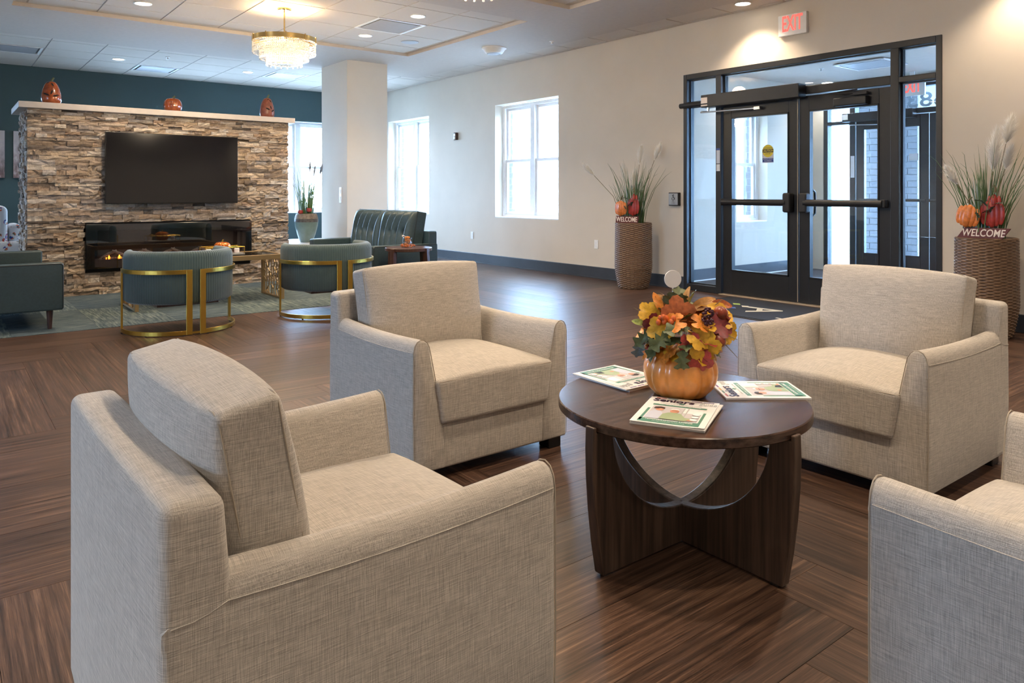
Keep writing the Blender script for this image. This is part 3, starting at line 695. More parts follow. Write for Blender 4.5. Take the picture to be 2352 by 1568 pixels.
# caution decal on the left leaf glass
xs = XD - 0.03 - 0.007
def disc_pts(cy, cz, r, a0=0, a1=360, n=24): return [(cy + r*math.cos(R(a0 + (a1-a0)*i/n)), cz + r*math.sin(R(a0 + (a1-a0)*i/n))) for i in range(n + (0 if a1-a0 >= 360 else 1))]
cy, cz = 4.492, 1.575
dec = MB().prism([(cy-0.068, cz-0.125), (cy+0.068, cz-0.125)] + disc_pts(cy, cz, 0.068, 0, 180, 18), 'x', xs-0.0004, xs).build('caution_decal', 'sticker_grey', lfL)
MB().prism(disc_pts(cy, cz, 0.066), 'x', xs-0.0010, xs-0.0006).build('decal_disc', 'caution_yellow', dec)
MB().box(xs-0.0016, xs-0.0012, cy-0.066, cy+0.066, cz-0.016, cz+0.019).build('decal_band', 'caution_black', dec)
MB().box(xs-0.0010, xs-0.0006, cy-0.065, cy+0.065, cz-0.118, cz-0.076).build('decal_panel', 'caution_blue', dec)
FACE_IN = (R(90), 0, R(-90))   # text upright on a plane facing -X
text('CAUTION', 0.031, 'caution_yellow', dec, loc=(xs-0.002, cy, cz+0.001), rot=FACE_IN, ext=0.0002, bold=0.0006)
text('AUTOMATIC', 0.0185, 'caution_black', dec, loc=(xs-0.0014, cy, cz+0.030), rot=FACE_IN, ext=0.0002)
text('DOOR', 0.020, 'caution_black', dec, loc=(xs-0.0014, cy, cz-0.031), rot=FACE_IN, ext=0.0002)
text('ACTIVATE SWITCH', 0.0135, 'ink_white', dec, loc=(xs-0.0014, cy, cz-0.087), rot=FACE_IN, ext=0.0002)
text('TO OPERATE', 0.0145, 'ink_white', dec, loc=(xs-0.0014, cy, cz-0.106), rot=FACE_IN, ext=0.0002)

# --- outer storefront
f = MB(); gx0, gx1 = VX-0.06, VX+0.06
f.box(gx0, gx1, VY1-0.29, VY1-0.225, 0, 2.62); f.box(gx0, gx1, VY0, VY0+0.06, 0, 2.62); f.box(gx0, gx1, VY0, VY1-0.225, 2.56, 2.62)
f.box(gx0, gx1, 5.30, 5.38, 0, 2.56); f.box(gx0, gx1, 3.22, 3.30, 0, 2.56); f.box(gx0, gx1, 3.30, 5.30, 2.20, 2.27)
f.box(gx0, gx1, 5.38, VY1-0.29, 2.12, 2.17); f.box(gx0, gx1, 5.38, VY1-0.29, 0, 0.08); f.box(gx0, gx1, VY0+0.06, 3.22, 2.12, 2.17); f.box(gx0, gx1, VY0+0.06, 3.22, 0, 0.08)
door2 = struct(f.build('door_2', 'dark_bronze', bevel=0.004))
struct(MB().box(VX-0.02, VX+0.08, VY0, VY1, 2.62, VZ).build('wall_vestibule_front', 'wall_paint'))
struct(MB().box(VX-0.06, VX+0.08, VY1-0.225, VY1, -0.1, 2.62).build('wall_vestibule_front', 'wall_paint'))
for (a, b_, c, d) in ((5.38, VY1-0.29, 0.08, 2.12), (5.38, VY1-0.29, 2.17, 2.56), (VY0+0.06, 3.22, 0.08, 2.12), (VY0+0.06, 3.22, 2.17, 2.56), (3.30, 5.30, 2.27, 2.56)): glasspane(door2, VX, a, b_, c, d)
oL = leaf(door2, VX-0.02, 4.305, 5.295, 2.19, 1); oR = leaf(door2, VX-0.02, 3.305, 4.305, 2.19, 1)
for lf, a, b_ in ((oL, 4.33, 5.22), (oR, 3.38, 4.28)):
    MB().tube([(VX-0.10, a, 1.03), (VX-0.10, b_, 1.03)], 0.02, 8).build('push_bar', 'dark_bronze', lf, smooth=True)
MB().box(VX-0.20, VX-0.065, 4.45, 5.42, 2.14, 2.26).build('door_operator', 'dark_bronze', door2, bevel=0.005)
MB().box(VX-0.203, VX-0.2005, 5.33, 5.41, 2.17, 2.245).build('data_label', 'white_plastic', door2)
MB().tube([(VX-0.12, 5.36, 2.10), (VX-0.05, 4.75, 2.08)], 0.008, 6).build('operator_arm', 'steel', door2)
MB().box(VX-0.0625, VX-0.061, 5.305, 5.36, 1.35, 1.66).build('notice', 'sticker_grey', door2)
t = text('683', 0.27, 'ink_grey', door2, name='street_number', loc=(VX+0.012, 4.365, 2.372), rot=(R(90), 0, R(90)), ext=0.002, bold=0.004, sx=1.3)
# reader on the outer glass + pier of brick outside
MB().box(VX-0.05, VX-0.042, 4.44, 4.56, 1.57, 1.66).build('entry_notice', 'sticker_grey', oL)
pier = MB().box(12.02, 12.9, 5.17, 6.2, -0.1, 3.4).build('wall_pier', 'mortar'); struct(pier)
bl = MB().box(-0.012, 0.02, 0.004, 0.296, 0.004, 0.091).mesh('brick'); bh = MB().box(-0.012, 0.02, 0.004, 0.146, 0.004, 0.091).mesh('brick')
for k in range(35):
    y = 5.158; z = -0.08 + k*0.1
    if k % 2: obj('brick', bh, 'brick_grey', pier, (12.012, y, z)); y += 0.15
    for j in range(3): obj('brick', bl, 'brick_grey', pier, (12.012, y, z)); y += 0.30
    if k % 2 == 0: obj('brick', bh, 'brick_grey', pier, (12.012, y, z))
struct(MB().box(VX+0.12, 14.5, 1.0, 8.0, 3.0, 3.3).build('ceiling_added_canopy', 'ceiling_drywall'))  # unseen canopy added to shade the brick pier and dim the vestibule
struct(MB().box(14.6, 30, -20, 40, -0.1, -0.085).build('ground_road', 'asphalt'))
struct(MB().box(8.0, 12.0, VY1+1.0, VY1+1.05, -0.1, 0.0).build('ground_kerb', 'concrete'))
# ------------------------------------------------------------------ stone chimney wall
SY = 9.33; SX0, SX1, SZ = 0.735, 3.56, 2.03
FPX0, FPX1, FPZ0, FPZ1 = 1.27, 3.08, 0.285, 0.785
core = holes_box(MB(), 'y', SY, SY+0.16, SX0+0.03, SX1-0.03, 0, SZ, [(FPX0+0.09, FPX1-0.09, FPZ0+0.05, FPZ1-0.05)])
core.box(SX0+0.03, SX1-0.03, SY+0.16, SY+0.82, 0, SZ)
stonewall = struct(core.build('wall_stone', 'firebox'))
mant = MB().box(0.655, 3.635, 9.235, 10.22, SZ, SZ+0.065).build('mantel_shelf', 'mantel_quartz', bevel=0.004)
tag(mant, 'pale quartz mantel slab capping the stone fireplace wall', 'mantel')
rs = random.Random(11)
smesh = []
for q in range(10):
    mb = MB(); ny, nz = 5, 3
    jit = lambda a: (rs.random()-0.5)*a
    pts = {}
    for i in range(ny):
        for j in range(nz):
            x = i/(ny-1) - 0.5; z = j/(nz-1) - 0.5
            pts[i, j] = (x + (jit(0.03) if 0 < i < ny-1 else 0), -0.5 + jit(0.75), z + (jit(0.06) if 0 < j < nz-1 else jit(0.07)))
    vs = [pts[i, j] for j in range(nz) for i in range(ny)]
    fs = [(j*ny+i, j*ny+i+1, (j+1)*ny+i+1, (j+1)*ny+i) for j in range(nz-1) for i in range(ny-1)]
    border = [i for i in range(ny)] + [j*ny+ny-1 for j in range(1, nz)] + [(nz-1)*ny+i for i in range(ny-2, -1, -1)] + [j*ny for j in range(nz-2, 0, -1)]
    o0 = len(vs); vs += [(vs[k][0], 1.0, vs[k][2]) for k in border]
    n = len(border); fs += [(border[(k+1) % n], border[k], o0+k, o0+(k+1) % n) for k in range(n)]
    mb.add(vs, fs); smesh.append((mb.v, mb.f, mb.mesh('stone')))
cells = []
z = 0.003
while z < SZ - 0.012:
    h = rs.choice([0.030, 0.036, 0.042, 0.048, 0.055]); h = min(h, SZ - z)
    x = SX0
    while x < SX1 - 0.005:
        l = rs.uniform(0.07, 0.27); l = min(l, SX1 - x)
        if SX1 - x - l < 0.07: l = SX1 - x
        segs = [(x, x + l)]
        if z + h > FPZ0 and z < FPZ1:
            s2 = []
            for a, b_ in segs:
                if b_ <= FPX0 or a >= FPX1: s2.append((a, b_))
                else:
                    if a < FPX0 - 0.02: s2.append((a, FPX0))
                    if b_ > FPX1 + 0.02: s2.append((FPX1, b_))
            segs = s2
        for a, b_ in segs:
            if b_ - a > 0.02: cells.append((a, b_, z, h))
        x += l
    z += h
cells.sort(key=lambda c: -(c[1]-c[0])*c[3])
tvrect = (1.45, 2.90, 1.0, 1.82)
hidden = lambda c: c[0] > tvrect[0] and c[1] < tvrect[1] and c[2] > tvrect[2] and c[2]+c[3] < tvrect[3]
vis_c = [c for c in cells if not hidden(c)]; hid_c = [c for c in cells if hidden(c)]
small = MB()
def put_stone(c, part):
    a, b_, z_, h_ = c; k = rs.randrange(10); d = rs.uniform(0.018, 0.034); pr = rs.uniform(0.0, 0.028); g = 0.0015
    loc = ((a+b_)/2, SY - 0.012 - pr, z_ + h_/2); sc = (b_-a-g, d, h_-g)
    if part:
        o = obj('stone', smesh[k][2], 'ledger_stone', stonewall, loc); o.scale = sc
    else:
        o0 = len(small.v); small.add(smesh[k][0], smesh[k][1])
        for i in range(o0, len(small.v)): p = small.v[i]; small.v[i] = (p[0]*sc[0]+loc[0], p[1]*sc[1]+loc[1], p[2]*sc[2]+loc[2])
for c in vis_c[:300]: put_stone(c, True)
for c in vis_c[300:] + hid_c: put_stone(c, False)
# both returns
for X, sg in ((SX0+0.03, -1), (SX1-0.03, 1)):
    z = 0.003
    while z < SZ - 0.012:
        h = min(rs.choice([0.034, 0.042, 0.052]), SZ - z); y = SY - 0.02
        while y < SY + 0.82:
            l = min(rs.uniform(0.05, 0.2), SY + 0.82 - y); pr = rs.uniform(0, 0.024); k = rs.randrange(10); o0 = len(small.v)
            small.add(smesh[k][0], smesh[k][1])
            for i in range(o0, len(small.v)):
                p = small.v[i]; small.v[i] = (X + sg*(0.012 + pr - p[1]*0.024), y + l/2 + sg*p[0]*(l-0.002)*-1, z + h/2 + p[2]*(h-0.0015))
            y += l
        z += h
tag(small.build('small_stones', 'ledger_stone_small', stonewall), 'smaller ledger stones filling the stacked stone face', kind='stuff')

# linear electric fireplace
fp = thing('electric_fireplace', 'long black glass-fronted electric fireplace set in the stone wall under the television', 'fireplace', (0, 0, 0))
yb = SY - 0.052
fr = MB(); holes_box(fr, 'y', yb-0.03, SY+0.0, FPX0, FPX1, FPZ0, FPZ1, [(FPX0+0.115, FPX1-0.115, FPZ0+0.105, FPZ1-0.075)]); fr.build('surround', 'gloss_black', fp, bevel=0.004)
ib = MB(); cx0, cx1, cz0, cz1 = FPX0+0.10, FPX1-0.10, FPZ0+0.06, FPZ1-0.06
ib.box(cx0, cx1, SY+0.13, SY+0.15, cz0, cz1); ib.box(cx0, cx1, SY, SY+0.13, cz0, cz0+0.04); ib.box(cx0, cx1, SY, SY+0.13, cz1-0.01, cz1); ib.box(cx0, cx0+0.01, SY, SY+0.13, cz0, cz1); ib.box(cx1-0.01, cx1, SY, SY+0.13, cz0, cz1)
ib.build('firebox', 'firebox', fp)
MB().box(FPX0+0.006, FPX1-0.006, yb-0.036, yb-0.031, FPZ0+0.006, FPZ1-0.006).build('glass_front', 'fireplace_glass', fp)
zf = cz0 + 0.04
for k in range(5):
    cx = FPX0 + 0.30 + k*0.31
    lg = MB(); a = rs.uniform(0.8, 1.15)
    lg.tube([(cx-0.15*a, SY+0.05, zf+0.015), (cx-0.06, SY+0.06, zf+0.055), (cx+0.03, SY+0.07, zf+0.088)], [0.010, 0.017, 0.015], 7)
    lg.tube([(cx+0.15*a, SY+0.04, zf+0.015), (cx+0.07, SY+0.05, zf+0.05), (cx-0.02, SY+0.05, zf+0.09)], [0.010, 0.017, 0.013], 7)
    lg.build('log', 'log_ash', fp, smooth=True)
    for dx in (-0.05, 0.055):
        fl = MB(); hh = rs.uniform(0.035, 0.06)
        fl.lathe([(0.0005, 0), (0.011, hh*0.18), (0.012, hh*0.35), (0.006, hh*0.7), (0.0005, hh)], 8, (cx+dx, SY+0.055, zf)); fl.build('flame', 'flame', fp, smooth=True)
em = MB()
for k in range(60): em.add(*ball_data((cx0 + 0.05 + rs.random()*(cx1-cx0-0.1), SY+0.03+rs.random()*0.07, zf+0.006), rs.uniform(0.008, 0.02), 5, 4, (1, 1, 0.6)))
tag(em.build('ember_bed', 'log_ash', fp), kind='stuff')
ge = MB()
for k in range(26): ge.add(*ball_data((cx0 + 0.12 + rs.random()*(cx1-cx0-0.24), SY+0.03+rs.random()*0.05, zf+0.012), rs.uniform(0.005, 0.010), 5, 4, (1, 1, 0.7)))
tag(ge.build('glowing_embers', 'flame', fp), kind='stuff')

# television
tv = thing('television', 'large black flat television hung on the stone wall', 'television', (0, 0, 0))
TX0, TX1, TZ0_, TZ1_ = 1.452, 2.892, 1.007, 1.812
MB().box(TX0, TX1, 9.196, 9.233, TZ0_, TZ1_).build('casing', 'bezel_black', tv, bevel=0.004)
MB().box(TX0+0.008, TX1-0.008, 9.1935, 9.1962, TZ0_+0.014, TZ1_-0.008).build('screen', 'screen_black', tv)
MB().box(1.95, 2.40, 9.233, 9.256, 1.25, 1.6).build('wall_bracket', 'black_rubber', tv)

# ------------------------------------------------------------------ pumpkins on the mantel
def pumpkin_profile(w, h, n=14, pear=0.0):
    pr = []
    for i in range(n+1):
        p = math.pi * i / n; r = math.sin(p) ** 0.50; z = (1 - math.cos(p)) / 2
        r *= 1 - pear * max(0, z - 0.12) ** 1.0
        pr.append((max(0.0, w*r), h*z))
    pr[0] = (w*0.62, 0.0); pr[1] = (w*0.80, h*0.02)
    return pr
def ribs(n, a): return lambda t, j: 1 - a * (1 - abs(math.cos(n*t/2))) ** 2.0
def leaf_cut(mb, cx, cz, r, ang, fy):
    """small leaf shaped hole plate in the xz plane on a curved body; fy(x,z)->y"""
    out = []
    for i in range(14):
        t = 2*math.pi*i/14; q = r*(1 - 0.35*abs(math.sin(2*t)))*(1.0 if abs(math.cos(t)) > 0.5 else 0.62)
        x, z = q*math.cos(t), 0.6*q*math.sin(t); a = R(ang); X = cx + x*math.cos(a) - z*math.sin(a); Z = cz + x*math.sin(a) + z*math.cos(a)
        out.append((X, fy(X, Z), Z))
    c = (cx, fy(cx, cz), cz); mb.add([c] + out, [(0, 1 + i, 1 + (i+1) % 14) for i in range(14)])
def ceramic(name, label, loc, w, h, mat_, pear, nrib, a, cuts, rz=0, words=None):
    t = thing(name, label, 'pumpkin', loc, rz)
    pr = pumpkin_profile(w, h, 16, pear)
    MB().lathe(pr, 48, fn=ribs(nrib, a)).build('body', mat_, t, smooth=True, angle=80)
    def rad(z):
        for (r0, z0_), (r1, z1_) in zip(pr, pr[1:]):
            if z0_ <= z <= z1_: return r0 + (r1-r0)*(z-z0_)/max(1e-6, z1_-z0_)
        return 0.001
    fy = lambda x, z: -math.sqrt(max(1e-6, (rad(z)*1.012)**2 - x*x)) - 0.001
    for cx, cz, r_, an in cuts:
        mb = MB(); leaf_cut(mb, cx, cz, r_*1.3, an, fy); mb.build('leaf_cutout', 'cut_dark', t)
    st = MB().tube([(0, 0, h*0.97), (0.006, 0, h*1.05), (0.018, -0.004, h*1.13), (0.024, -0.004, h*1.17)], [0.017, 0.012, 0.010, 0.010], 7); st.build('stem', 'stem_green', t, smooth=True)
    if words:
        for s_, zz, sz in words:
            tx = text(s_, sz, 'pumpkin_carve', t, name='carved_words', ext=0.0005)
            for v in tx.data.vertices:
                x, zq = v.co.x, v.co.y + zz; v.co = Vector((x, fy(x, zq) - 0.0008 + v.co.z, zq))
    return t
ZM = SZ + 0.065
ceramic('ceramic_pumpkin', 'tall glossy orange ceramic pumpkin with leaf cutouts over the blank end of the mantel', (0.975, 9.52, ZM), 0.112, 0.262, 'rust_ceramic', 0.46, 7, 0.02,
        [(-0.045, 0.11, 0.026, -25), (0.045, 0.10, 0.026, 15), (0.005, 0.135, 0.022, 70), (0.012, 0.222, 0.018, 120), (-0.03, 0.245, 0.014, 30)], -0.10, [('give', 0.19, 0.022), ('thanks', 0.168, 0.020)])
ceramic('ceramic_pumpkin', 'squat rust ceramic pumpkin carved with words on the middle of the mantel', (2.225, 9.52, ZM), 0.105, 0.175, 'rust_ceramic', 0.06, 12, 0.06,
        [(0.01, 0.160, 0.008, 0)], -0.22, [('FAITH', 0.125, 0.026), ('FAMILY', 0.092, 0.022), ('FRIENDS', 0.06, 0.018)])
ceramic('ceramic_pumpkin', 'tall dull brown ceramic pumpkin with leaf cutouts at the window end of the mantel', (3.37, 9.52, ZM), 0.105, 0.268, 'rust_matte', 0.45, 7, 0.02,
        [(-0.01, 0.12, 0.024, -25), (0.055, 0.10, 0.022, 40), (0.03, 0.14, 0.02, 110), (0.03, 0.225, 0.017, 130), (0.0, 0.245, 0.011, 30)], -0.12, [('give', 0.19, 0.02), ('thanks', 0.17, 0.018)])

# ------------------------------------------------------------------ linen armchairs
def rrect(hx, hy, r, n=5):
    p = []
    for cx, cy, a in ((hx-r, hy-r, 0), (-hx+r, hy-r, 90), (-hx+r, -hy+r, 180), (hx-r, -hy+r, 270)):
        for i in range(n+1): t = R(a + 90*i/n); p.append((cx + r*math.cos(t), cy + r*math.sin(t)))
    return p
def make_armchair():
    t = thing('armchair', 'x', 'armchair', group='linen armchairs around the round table')
    HW, HD = 0.395, 0.385
    sec = [(0.386, 0.045), (0.393, 0.06), (0.396, 0.25), (0.395, 0.46), (0.394, 0.515), (0.389, 0.540), (0.378, 0.556), (0.362, 0.563), (0.345, 0.560), (0.332, 0.550), (0.322, 0.532),
           (0.315, 0.50), (0.298, 0.42), (0.278, 0.32), (0.256, 0.22), (0.250, 0.17), (0.250, 0.045)]
    cen = (0.34, 0.30)
    for sg in (1, -1):
        ys = [(-HD, 0.012), (-HD+0.003, 0.006), (-HD+0.010, 0.001), (-HD+0.02, 0.0)] + [(-HD + 0.02 + (0.685)*i/12, 0.0) for i in range(1, 13)] + [(0.322, 0.0), (0.375, 0.0), (0.383, 0.008)]
        vs = []; n = len(sec)
        for y, ins in ys:
            for x, z in sec:
                dx, dz = cen[0]-x, (cen[1]-z) if z > 0.5 or z < 0.06 else 0; L = math.hypot(dx, dz) or 1
                f_ = (y + HD)/(2*HD); dip = -0.012*math.sin(math.pi*min(1, f_*1.05)) if z > 0.48 else 0
                puff = 0.004*math.sin(math.pi*min(1, f_*1.1))*math.sin(math.pi*min(1, z/0.56)) if x > 0.38 else 0
                if y > 0.321: z = min(z, 0.50); dip = 0; x = max(x, 0.30)
                vs.append((sg*(x + dx/L*ins + puff), y, z + dz/L*ins + dip))
        fs = []
        for j in range(len(ys)-1):
            for i in range(n):
                k = (i+1) % n; q = (j*n+i, j*n+k, (j+1)*n+k, (j+1)*n+i); fs.append(q if sg < 0 else q[::-1])
        cap = tuple(range(n)); fs.append(cap if sg > 0 else cap[::-1]); cap2 = tuple((len(ys)-1)*n + i for i in range(n)); fs.append(cap2[::-1] if sg > 0 else cap2)
        a = MB().add(vs, fs).build('arm', 'oatmeal_linen', t, smooth=True, angle=55)
        s1 = MB().tube([(sg*(x + (cen[0]-x)*0.02), -HD+0.0035, z) for x, z in sec[1:15]], 0.0017, 5); s1.build('seam', 'seam_thread', a, smooth=True)
        s2 = MB().tube([(sg*0.3953, y, 0.516 - 0.012*math.sin(math.pi*min(1, (y+HD)/(2*HD)*1.05))) for y in [-HD+0.01 + 0.665*i/10 for i in range(11)]] + [(sg*0.3952, 0.318, 0.503), (sg*0.3962, 0.34, 0.499), (sg*0.3962, 0.372, 0.498)], 0.0013, 5); s2.build('seam', 'oatmeal_linen', a, smooth=True)
    bf = lambda p: (p.x, p.y + 0.010*math.cos(math.pi*p.x/0.8)*(p.y > 0) - (0.05*max(0, 0.30-p.z)/0.62 if p.y < 0 else 0) + (0.012*(p.z < 0.25)*0 if p.y < 0 else 0), p.z + 0.006*math.cos(math.pi*p.x/0.8)*(p.z > 0.25))
    b_ = MB().rbox((0, 0.338, 0.36), (HW+0.0008, 0.047, 0.315), 0.022, 9, bf).build('back_frame', 'oatmeal_linen', t, smooth=True, angle=60)
    MB().tube([(x, 0.372, 0.664 + 0.005*math.cos(math.pi*x/0.8)) for x in [-0.385 + 0.77*i/16 for i in range(17)]], 0.0016, 5).build('seam', 'seam_thread', b_, smooth=True)
    MB().rbox((0, -0.04, 0.14), (0.262, 0.342, 0.095), 0.012, 4).build('base', 'oatmeal_linen', t, smooth=True, angle=60)
    def seat(p):
        fx, fy = p.x/0.30, p.y/0.345; cr = max(0, 1-fx*fx)**0.7*max(0, 1-fy*fy)**0.7
        narrow = 1 - 0.10*(0.09 - p.z)/0.18
        return (p.x*narrow, p.y - 0.008*cr*(abs(p.y) > 0.3), p.z + (0.052*cr if p.z > 0 else 0))
    sc = MB().rbox((0, -0.062, 0.310), (0.302, 0.338, 0.088), 0.018, 10, seat).build('seat_cushion', 'oatmeal_linen', t, smooth=True, angle=70)
    for zz, k in ((0.391, 0.994), (0.236, 0.90)):
        MB().tube([(x*k, y - 0.062, zz) for x, y in rrect(0.299, 0.3355, 0.02)], 0.0019, 5, True).build('seam', 'seam_thread', sc, smooth=True)
    HB = (0.316, 0.072, 0.205)
    def back(p):
        fx, fz = p.x/HB[0], p.z/HB[2]; cr = max(0, 1-fx*fx)**0.5*max(0, 1-fz*fz)**0.5
        s_ = 1 if p.y > 0 else -1
        y = p.y*0.72 + s_*0.058*cr
        z = p.z + 0.011*(1-fx*fx)*(p.z > 0) - 0.004*abs(fx)**3*(p.z > 0); x = p.x*(1 - 0.05*(fz < -0.2)*min(1, (-0.2-fz)/0.5)) - 0.010*p.x/HB[0]*max(0, 1-fz*fz)
        return (x, y, z)
    M = Matrix.Translation((0, 0.193, 0.583)) @ Matrix.Rotation(R(-11), 4, 'X')
    bc = MB().rbox((0, 0, 0), HB, 0.016, 12, back).xf(M).build('back_cushion', 'oatmeal_linen', t, smooth=True, angle=75)
    for yy in (-0.0505, 0.0505):
        pts = []
        for x, z in rrect(HB[0]-0.0025, HB[2]-0.0025, 0.022, 5):
            q = back(Vector((x, 0.0, z))); pts.append(M @ Vector((q[0], yy, q[2])))
        MB().tube(pts, 0.0019, 5, True).build('seam', 'seam_thread', bc, smooth=True)
    for sx in (-1, 1):
        for sy in (-0.335, 0.31):
            MB().box(sx*0.335-0.035, sx*0.335+0.035, sy-0.035, sy+0.035, 0.0, 0.05).build('foot', 'bezel_black', t, bevel=0.004)
    return t
A0 = make_armchair()
spots = [((0.627, 1.545, 0), 91.2, 'oatmeal linen armchair with its back turned to the fireplace side, beside the stack of guides'),
         ((1.825, 2.835, 0), 0, 'oatmeal linen armchair backing onto the ribbed barrel chairs and fireplace seating'),
         ((3.155, 1.55, 0), -90, 'oatmeal linen armchair backing onto the entrance doors and wicker planters'),
         ((1.848, 0.335, 0), 180, 'oatmeal linen armchair facing the fireplace across the round table')]
spots[0] = (spots[0][0], spots[0][1], 'oatmeal linen armchair facing the entrance doors across the round table')
for i, (p, a, lab) in enumerate(spots):
    o = A0 if i == 0 else copy_tree(A0)
    o.location = p; o.rotation_euler = (0, 0, R(a)); o['label'] = lab
    if i == 1:
        for ch in o.children:
            if ch.name.startswith('back_cushion'): ch.location.x -= 0.016

# ------------------------------------------------------------------ round walnut table
TC = (1.912, 1.557); TZ = 0.462
tb = thing('round_table', 'round dark walnut coffee table on crossed curved panel legs between the armchairs', 'table', (TC[0], TC[1], 0))
rt_ = 0.400
MB().lathe([(rt_-0.003, TZ-0.030), (rt_, TZ-0.027), (rt_, TZ-0.003), (rt_-0.003, TZ)], 96).build('tabletop', 'walnut_top', tb, smooth=True, angle=30)
def leg_poly():
    p = [(0.375, 0.006), (0.392, 0.10), (0.405, 0.20), (0.413, 0.30), (0.415, 0.38), (0.413, 0.447), (0.4015, 0.447), (0.4015, TZ-0.031), (0.335, TZ-0.031)]
    inner = [(0.335*math.sin(R(90-90*i/18)), TZ-0.031 - (TZ-0.031-0.125)*math.cos(R(90-90*i/18))) for i in range(1, 19)]
    return p + inner
pl = leg_poly()
for k, ang in enumerate((0, 90, 180, 270)):
    hb = MB().prism(pl + [(0.0, 0.006)], 'y', -0.019, 0.019); hb.xf(Matrix.Rotation(R(ang), 4, 'Z'))
    lg = hb.build('leg_panel', 'walnut_legs', tb, bevel=0.004)
    ft = MB().box(0.33, 0.36, -0.012, 0.012, 0.0, 0.007); ft.xf(Matrix.Rotation(R(ang), 4, 'Z')); ft.build('glide', 'black_rubber', lg)

# --- guides (magazines)
def magazine(label, loc, rz, n_under=1, curl=0.0):
    t = thing('magazine', label, 'magazine', loc, rz, 'senior living guides on the round table')
    w, h = 0.2135, 0.277
    def sheet(ofx, ofy, z0, z1, name, m, twist=0, crl=0):
        mb = MB(); nx_, ny_ = 8, 8; vs = []; fs = []
        for lay, zz in ((0, z0), (1, z1)):
            for j in range(ny_+1):
                for i in range(nx_+1):
                    x = -w/2 + w*i/nx_; y = -h/2 + h*j/ny_; vs.append((x + ofx, y + ofy, zz + crl*max(0, (i/nx_)-0.45)**2*(0.4+0.6*(1-j/ny_))))
        A = (nx_+1)*(ny_+1)
        for j in range(ny_):
            for i in range(nx_):
                a = j*(nx_+1)+i; fs.append((A+a, A+a+1, A+a+nx_+2, A+a+nx_+1)); fs.append((a, a+nx_+1, a+nx_+2, a+1))
        bd = [i for i in range(nx_+1)] + [j*(nx_+1)+nx_ for j in range(1, ny_+1)] + [ny_*(nx_+1)+i for i in range(nx_-1, -1, -1)] + [j*(nx_+1) for j in range(ny_-1, 0, -1)]
        for a, b_ in zip(bd, bd[1:] + bd[:1]): fs.append((a, b_, A+b_, A+a))
        mb.add(vs, fs).xf(Matrix.Rotation(twist, 4, 'Z')); return mb.build(name, m, t, smooth=True, angle=30)
    z = 0.0002
    sheet(0, 0, z, 0.0045, 'pages', 'paper_edge')
    if n_under: sheet(0.007, 0.0, 0.0046, 0.0085, 'pages', 'paper_edge', R(-2.0)); top = 0.0086
    else: top = 0.0046
    cov = sheet(0, 0, top, top+0.0012, 'cover', 'paper', 0, curl)
    zt = lambda x: top + 0.0012 + 0.0004 + curl*max(0, (x+w/2)/w-0.45)**2
    def rect(x0_, x1_, y0_, y1_, m, lift=0.0, name='print'):
        mb = MB(); n = 6; vs = []; 
        for i in range(n+1):
            x = x0_ + (x1_-x0_)*i/n
            for y in (y0_, y1_): vs.append((x, y, zt(x) + lift + curl*max(0, (x+w/2)/w-0.45)**2*(-0.6)*((y+h/2)/h)))
        mb.add(vs, [(2*i, 2*i+2, 2*i+3, 2*i+1) for i in range(n)]); return mb.build(name, m, cov)
    def ell(cx, cy, rx, ry, m, lift=0.0006, name='print'):
        mb = MB().add([(cx + rx*math.cos(2*math.pi*i/16), cy + ry*math.sin(2*math.pi*i/16), zt(cx+rx) + lift) for i in range(16)], [tuple(range(16))]); return mb.build(name, m, cov)
    for k, m in enumerate(('ink_red', 'ink_green', 'ink_gold', 'ink_plum', 'ink_violet')): rect(-0.088 + k*0.037, -0.088 + k*0.037 + 0.032, 0.124, 0.130, m)
    text('Seniors', 0.043, 'ink_navy', cov, loc=(-0.092, 0.103, zt(0)+0.0006), ext=0.0002, align='LEFT', bold=0.0011)
    text('guide', 0.040, 'ink_grey', cov, loc=(0.053, 0.101, zt(0.08)+0.0006), ext=0.0002, align='LEFT', sx=0.62)
    text('COMPLETE GUIDE TO SENIOR LIVING', 0.0075, 'ink_grey', cov, loc=(0, 0.070, zt(0)+0.0006), ext=0.0001)
    ell(0.002, 0.080, 0.009, 0.007, 'ink_teal')
    text('INDY', 0.005, 'ink_white', cov, loc=(0.002, 0.080, zt(0)+0.0014), ext=0.0001)
    rect(-0.082, 0.082, 0.046, 0.061, 'ink_teal'); text('FEATURED COMMUNITIES INSIDE', 0.0085, 'ink_white', cov, loc=(0, 0.0535, zt(0.05)+0.0008), ext=0.0001)
    rect(-0.088, -0.080, -0.118, 0.010, 'ink_teal'); rect(0.080, 0.088, -0.118, 0.010, 'ink_teal'); rect(-0.088, 0.088, -0.130, -0.096, 'ink_teal')
    rect(-0.076, 0.076, -0.093, 0.040, 'ink_room', 0.0002)
    def poly(pts, m, lift):
        MB().add([(x, y, zt(max(q[0] for q in pts)) + lift) for x, y in pts], [tuple(range(len(pts)))]).build('print', m, cov)
    rect(0.018, 0.076, -0.01, 0.040, 'ink_white', 0.0004); rect(0.018, 0.022, -0.05, 0.038, 'ink_grey', 0.0006); rect(0.030, 0.034, -0.05, 0.038, 'ink_grey', 0.0006)
    poly([(-0.076, -0.093), (-0.030, -0.093), (-0.034, -0.035), (-0.045, -0.012), (-0.062, -0.010), (-0.076, -0.030)], 'ink_blueshirt', 0.0006)
    ell(-0.050, 0.004, 0.0125, 0.016, 'ink_skin', 0.0008); poly([(-0.070, 0.006), (-0.056, 0.006), (-0.050, 0.014), (-0.036, 0.010), (-0.038, 0.024), (-0.052, 0.030), (-0.068, 0.024)], 'ink_hair', 0.0010)
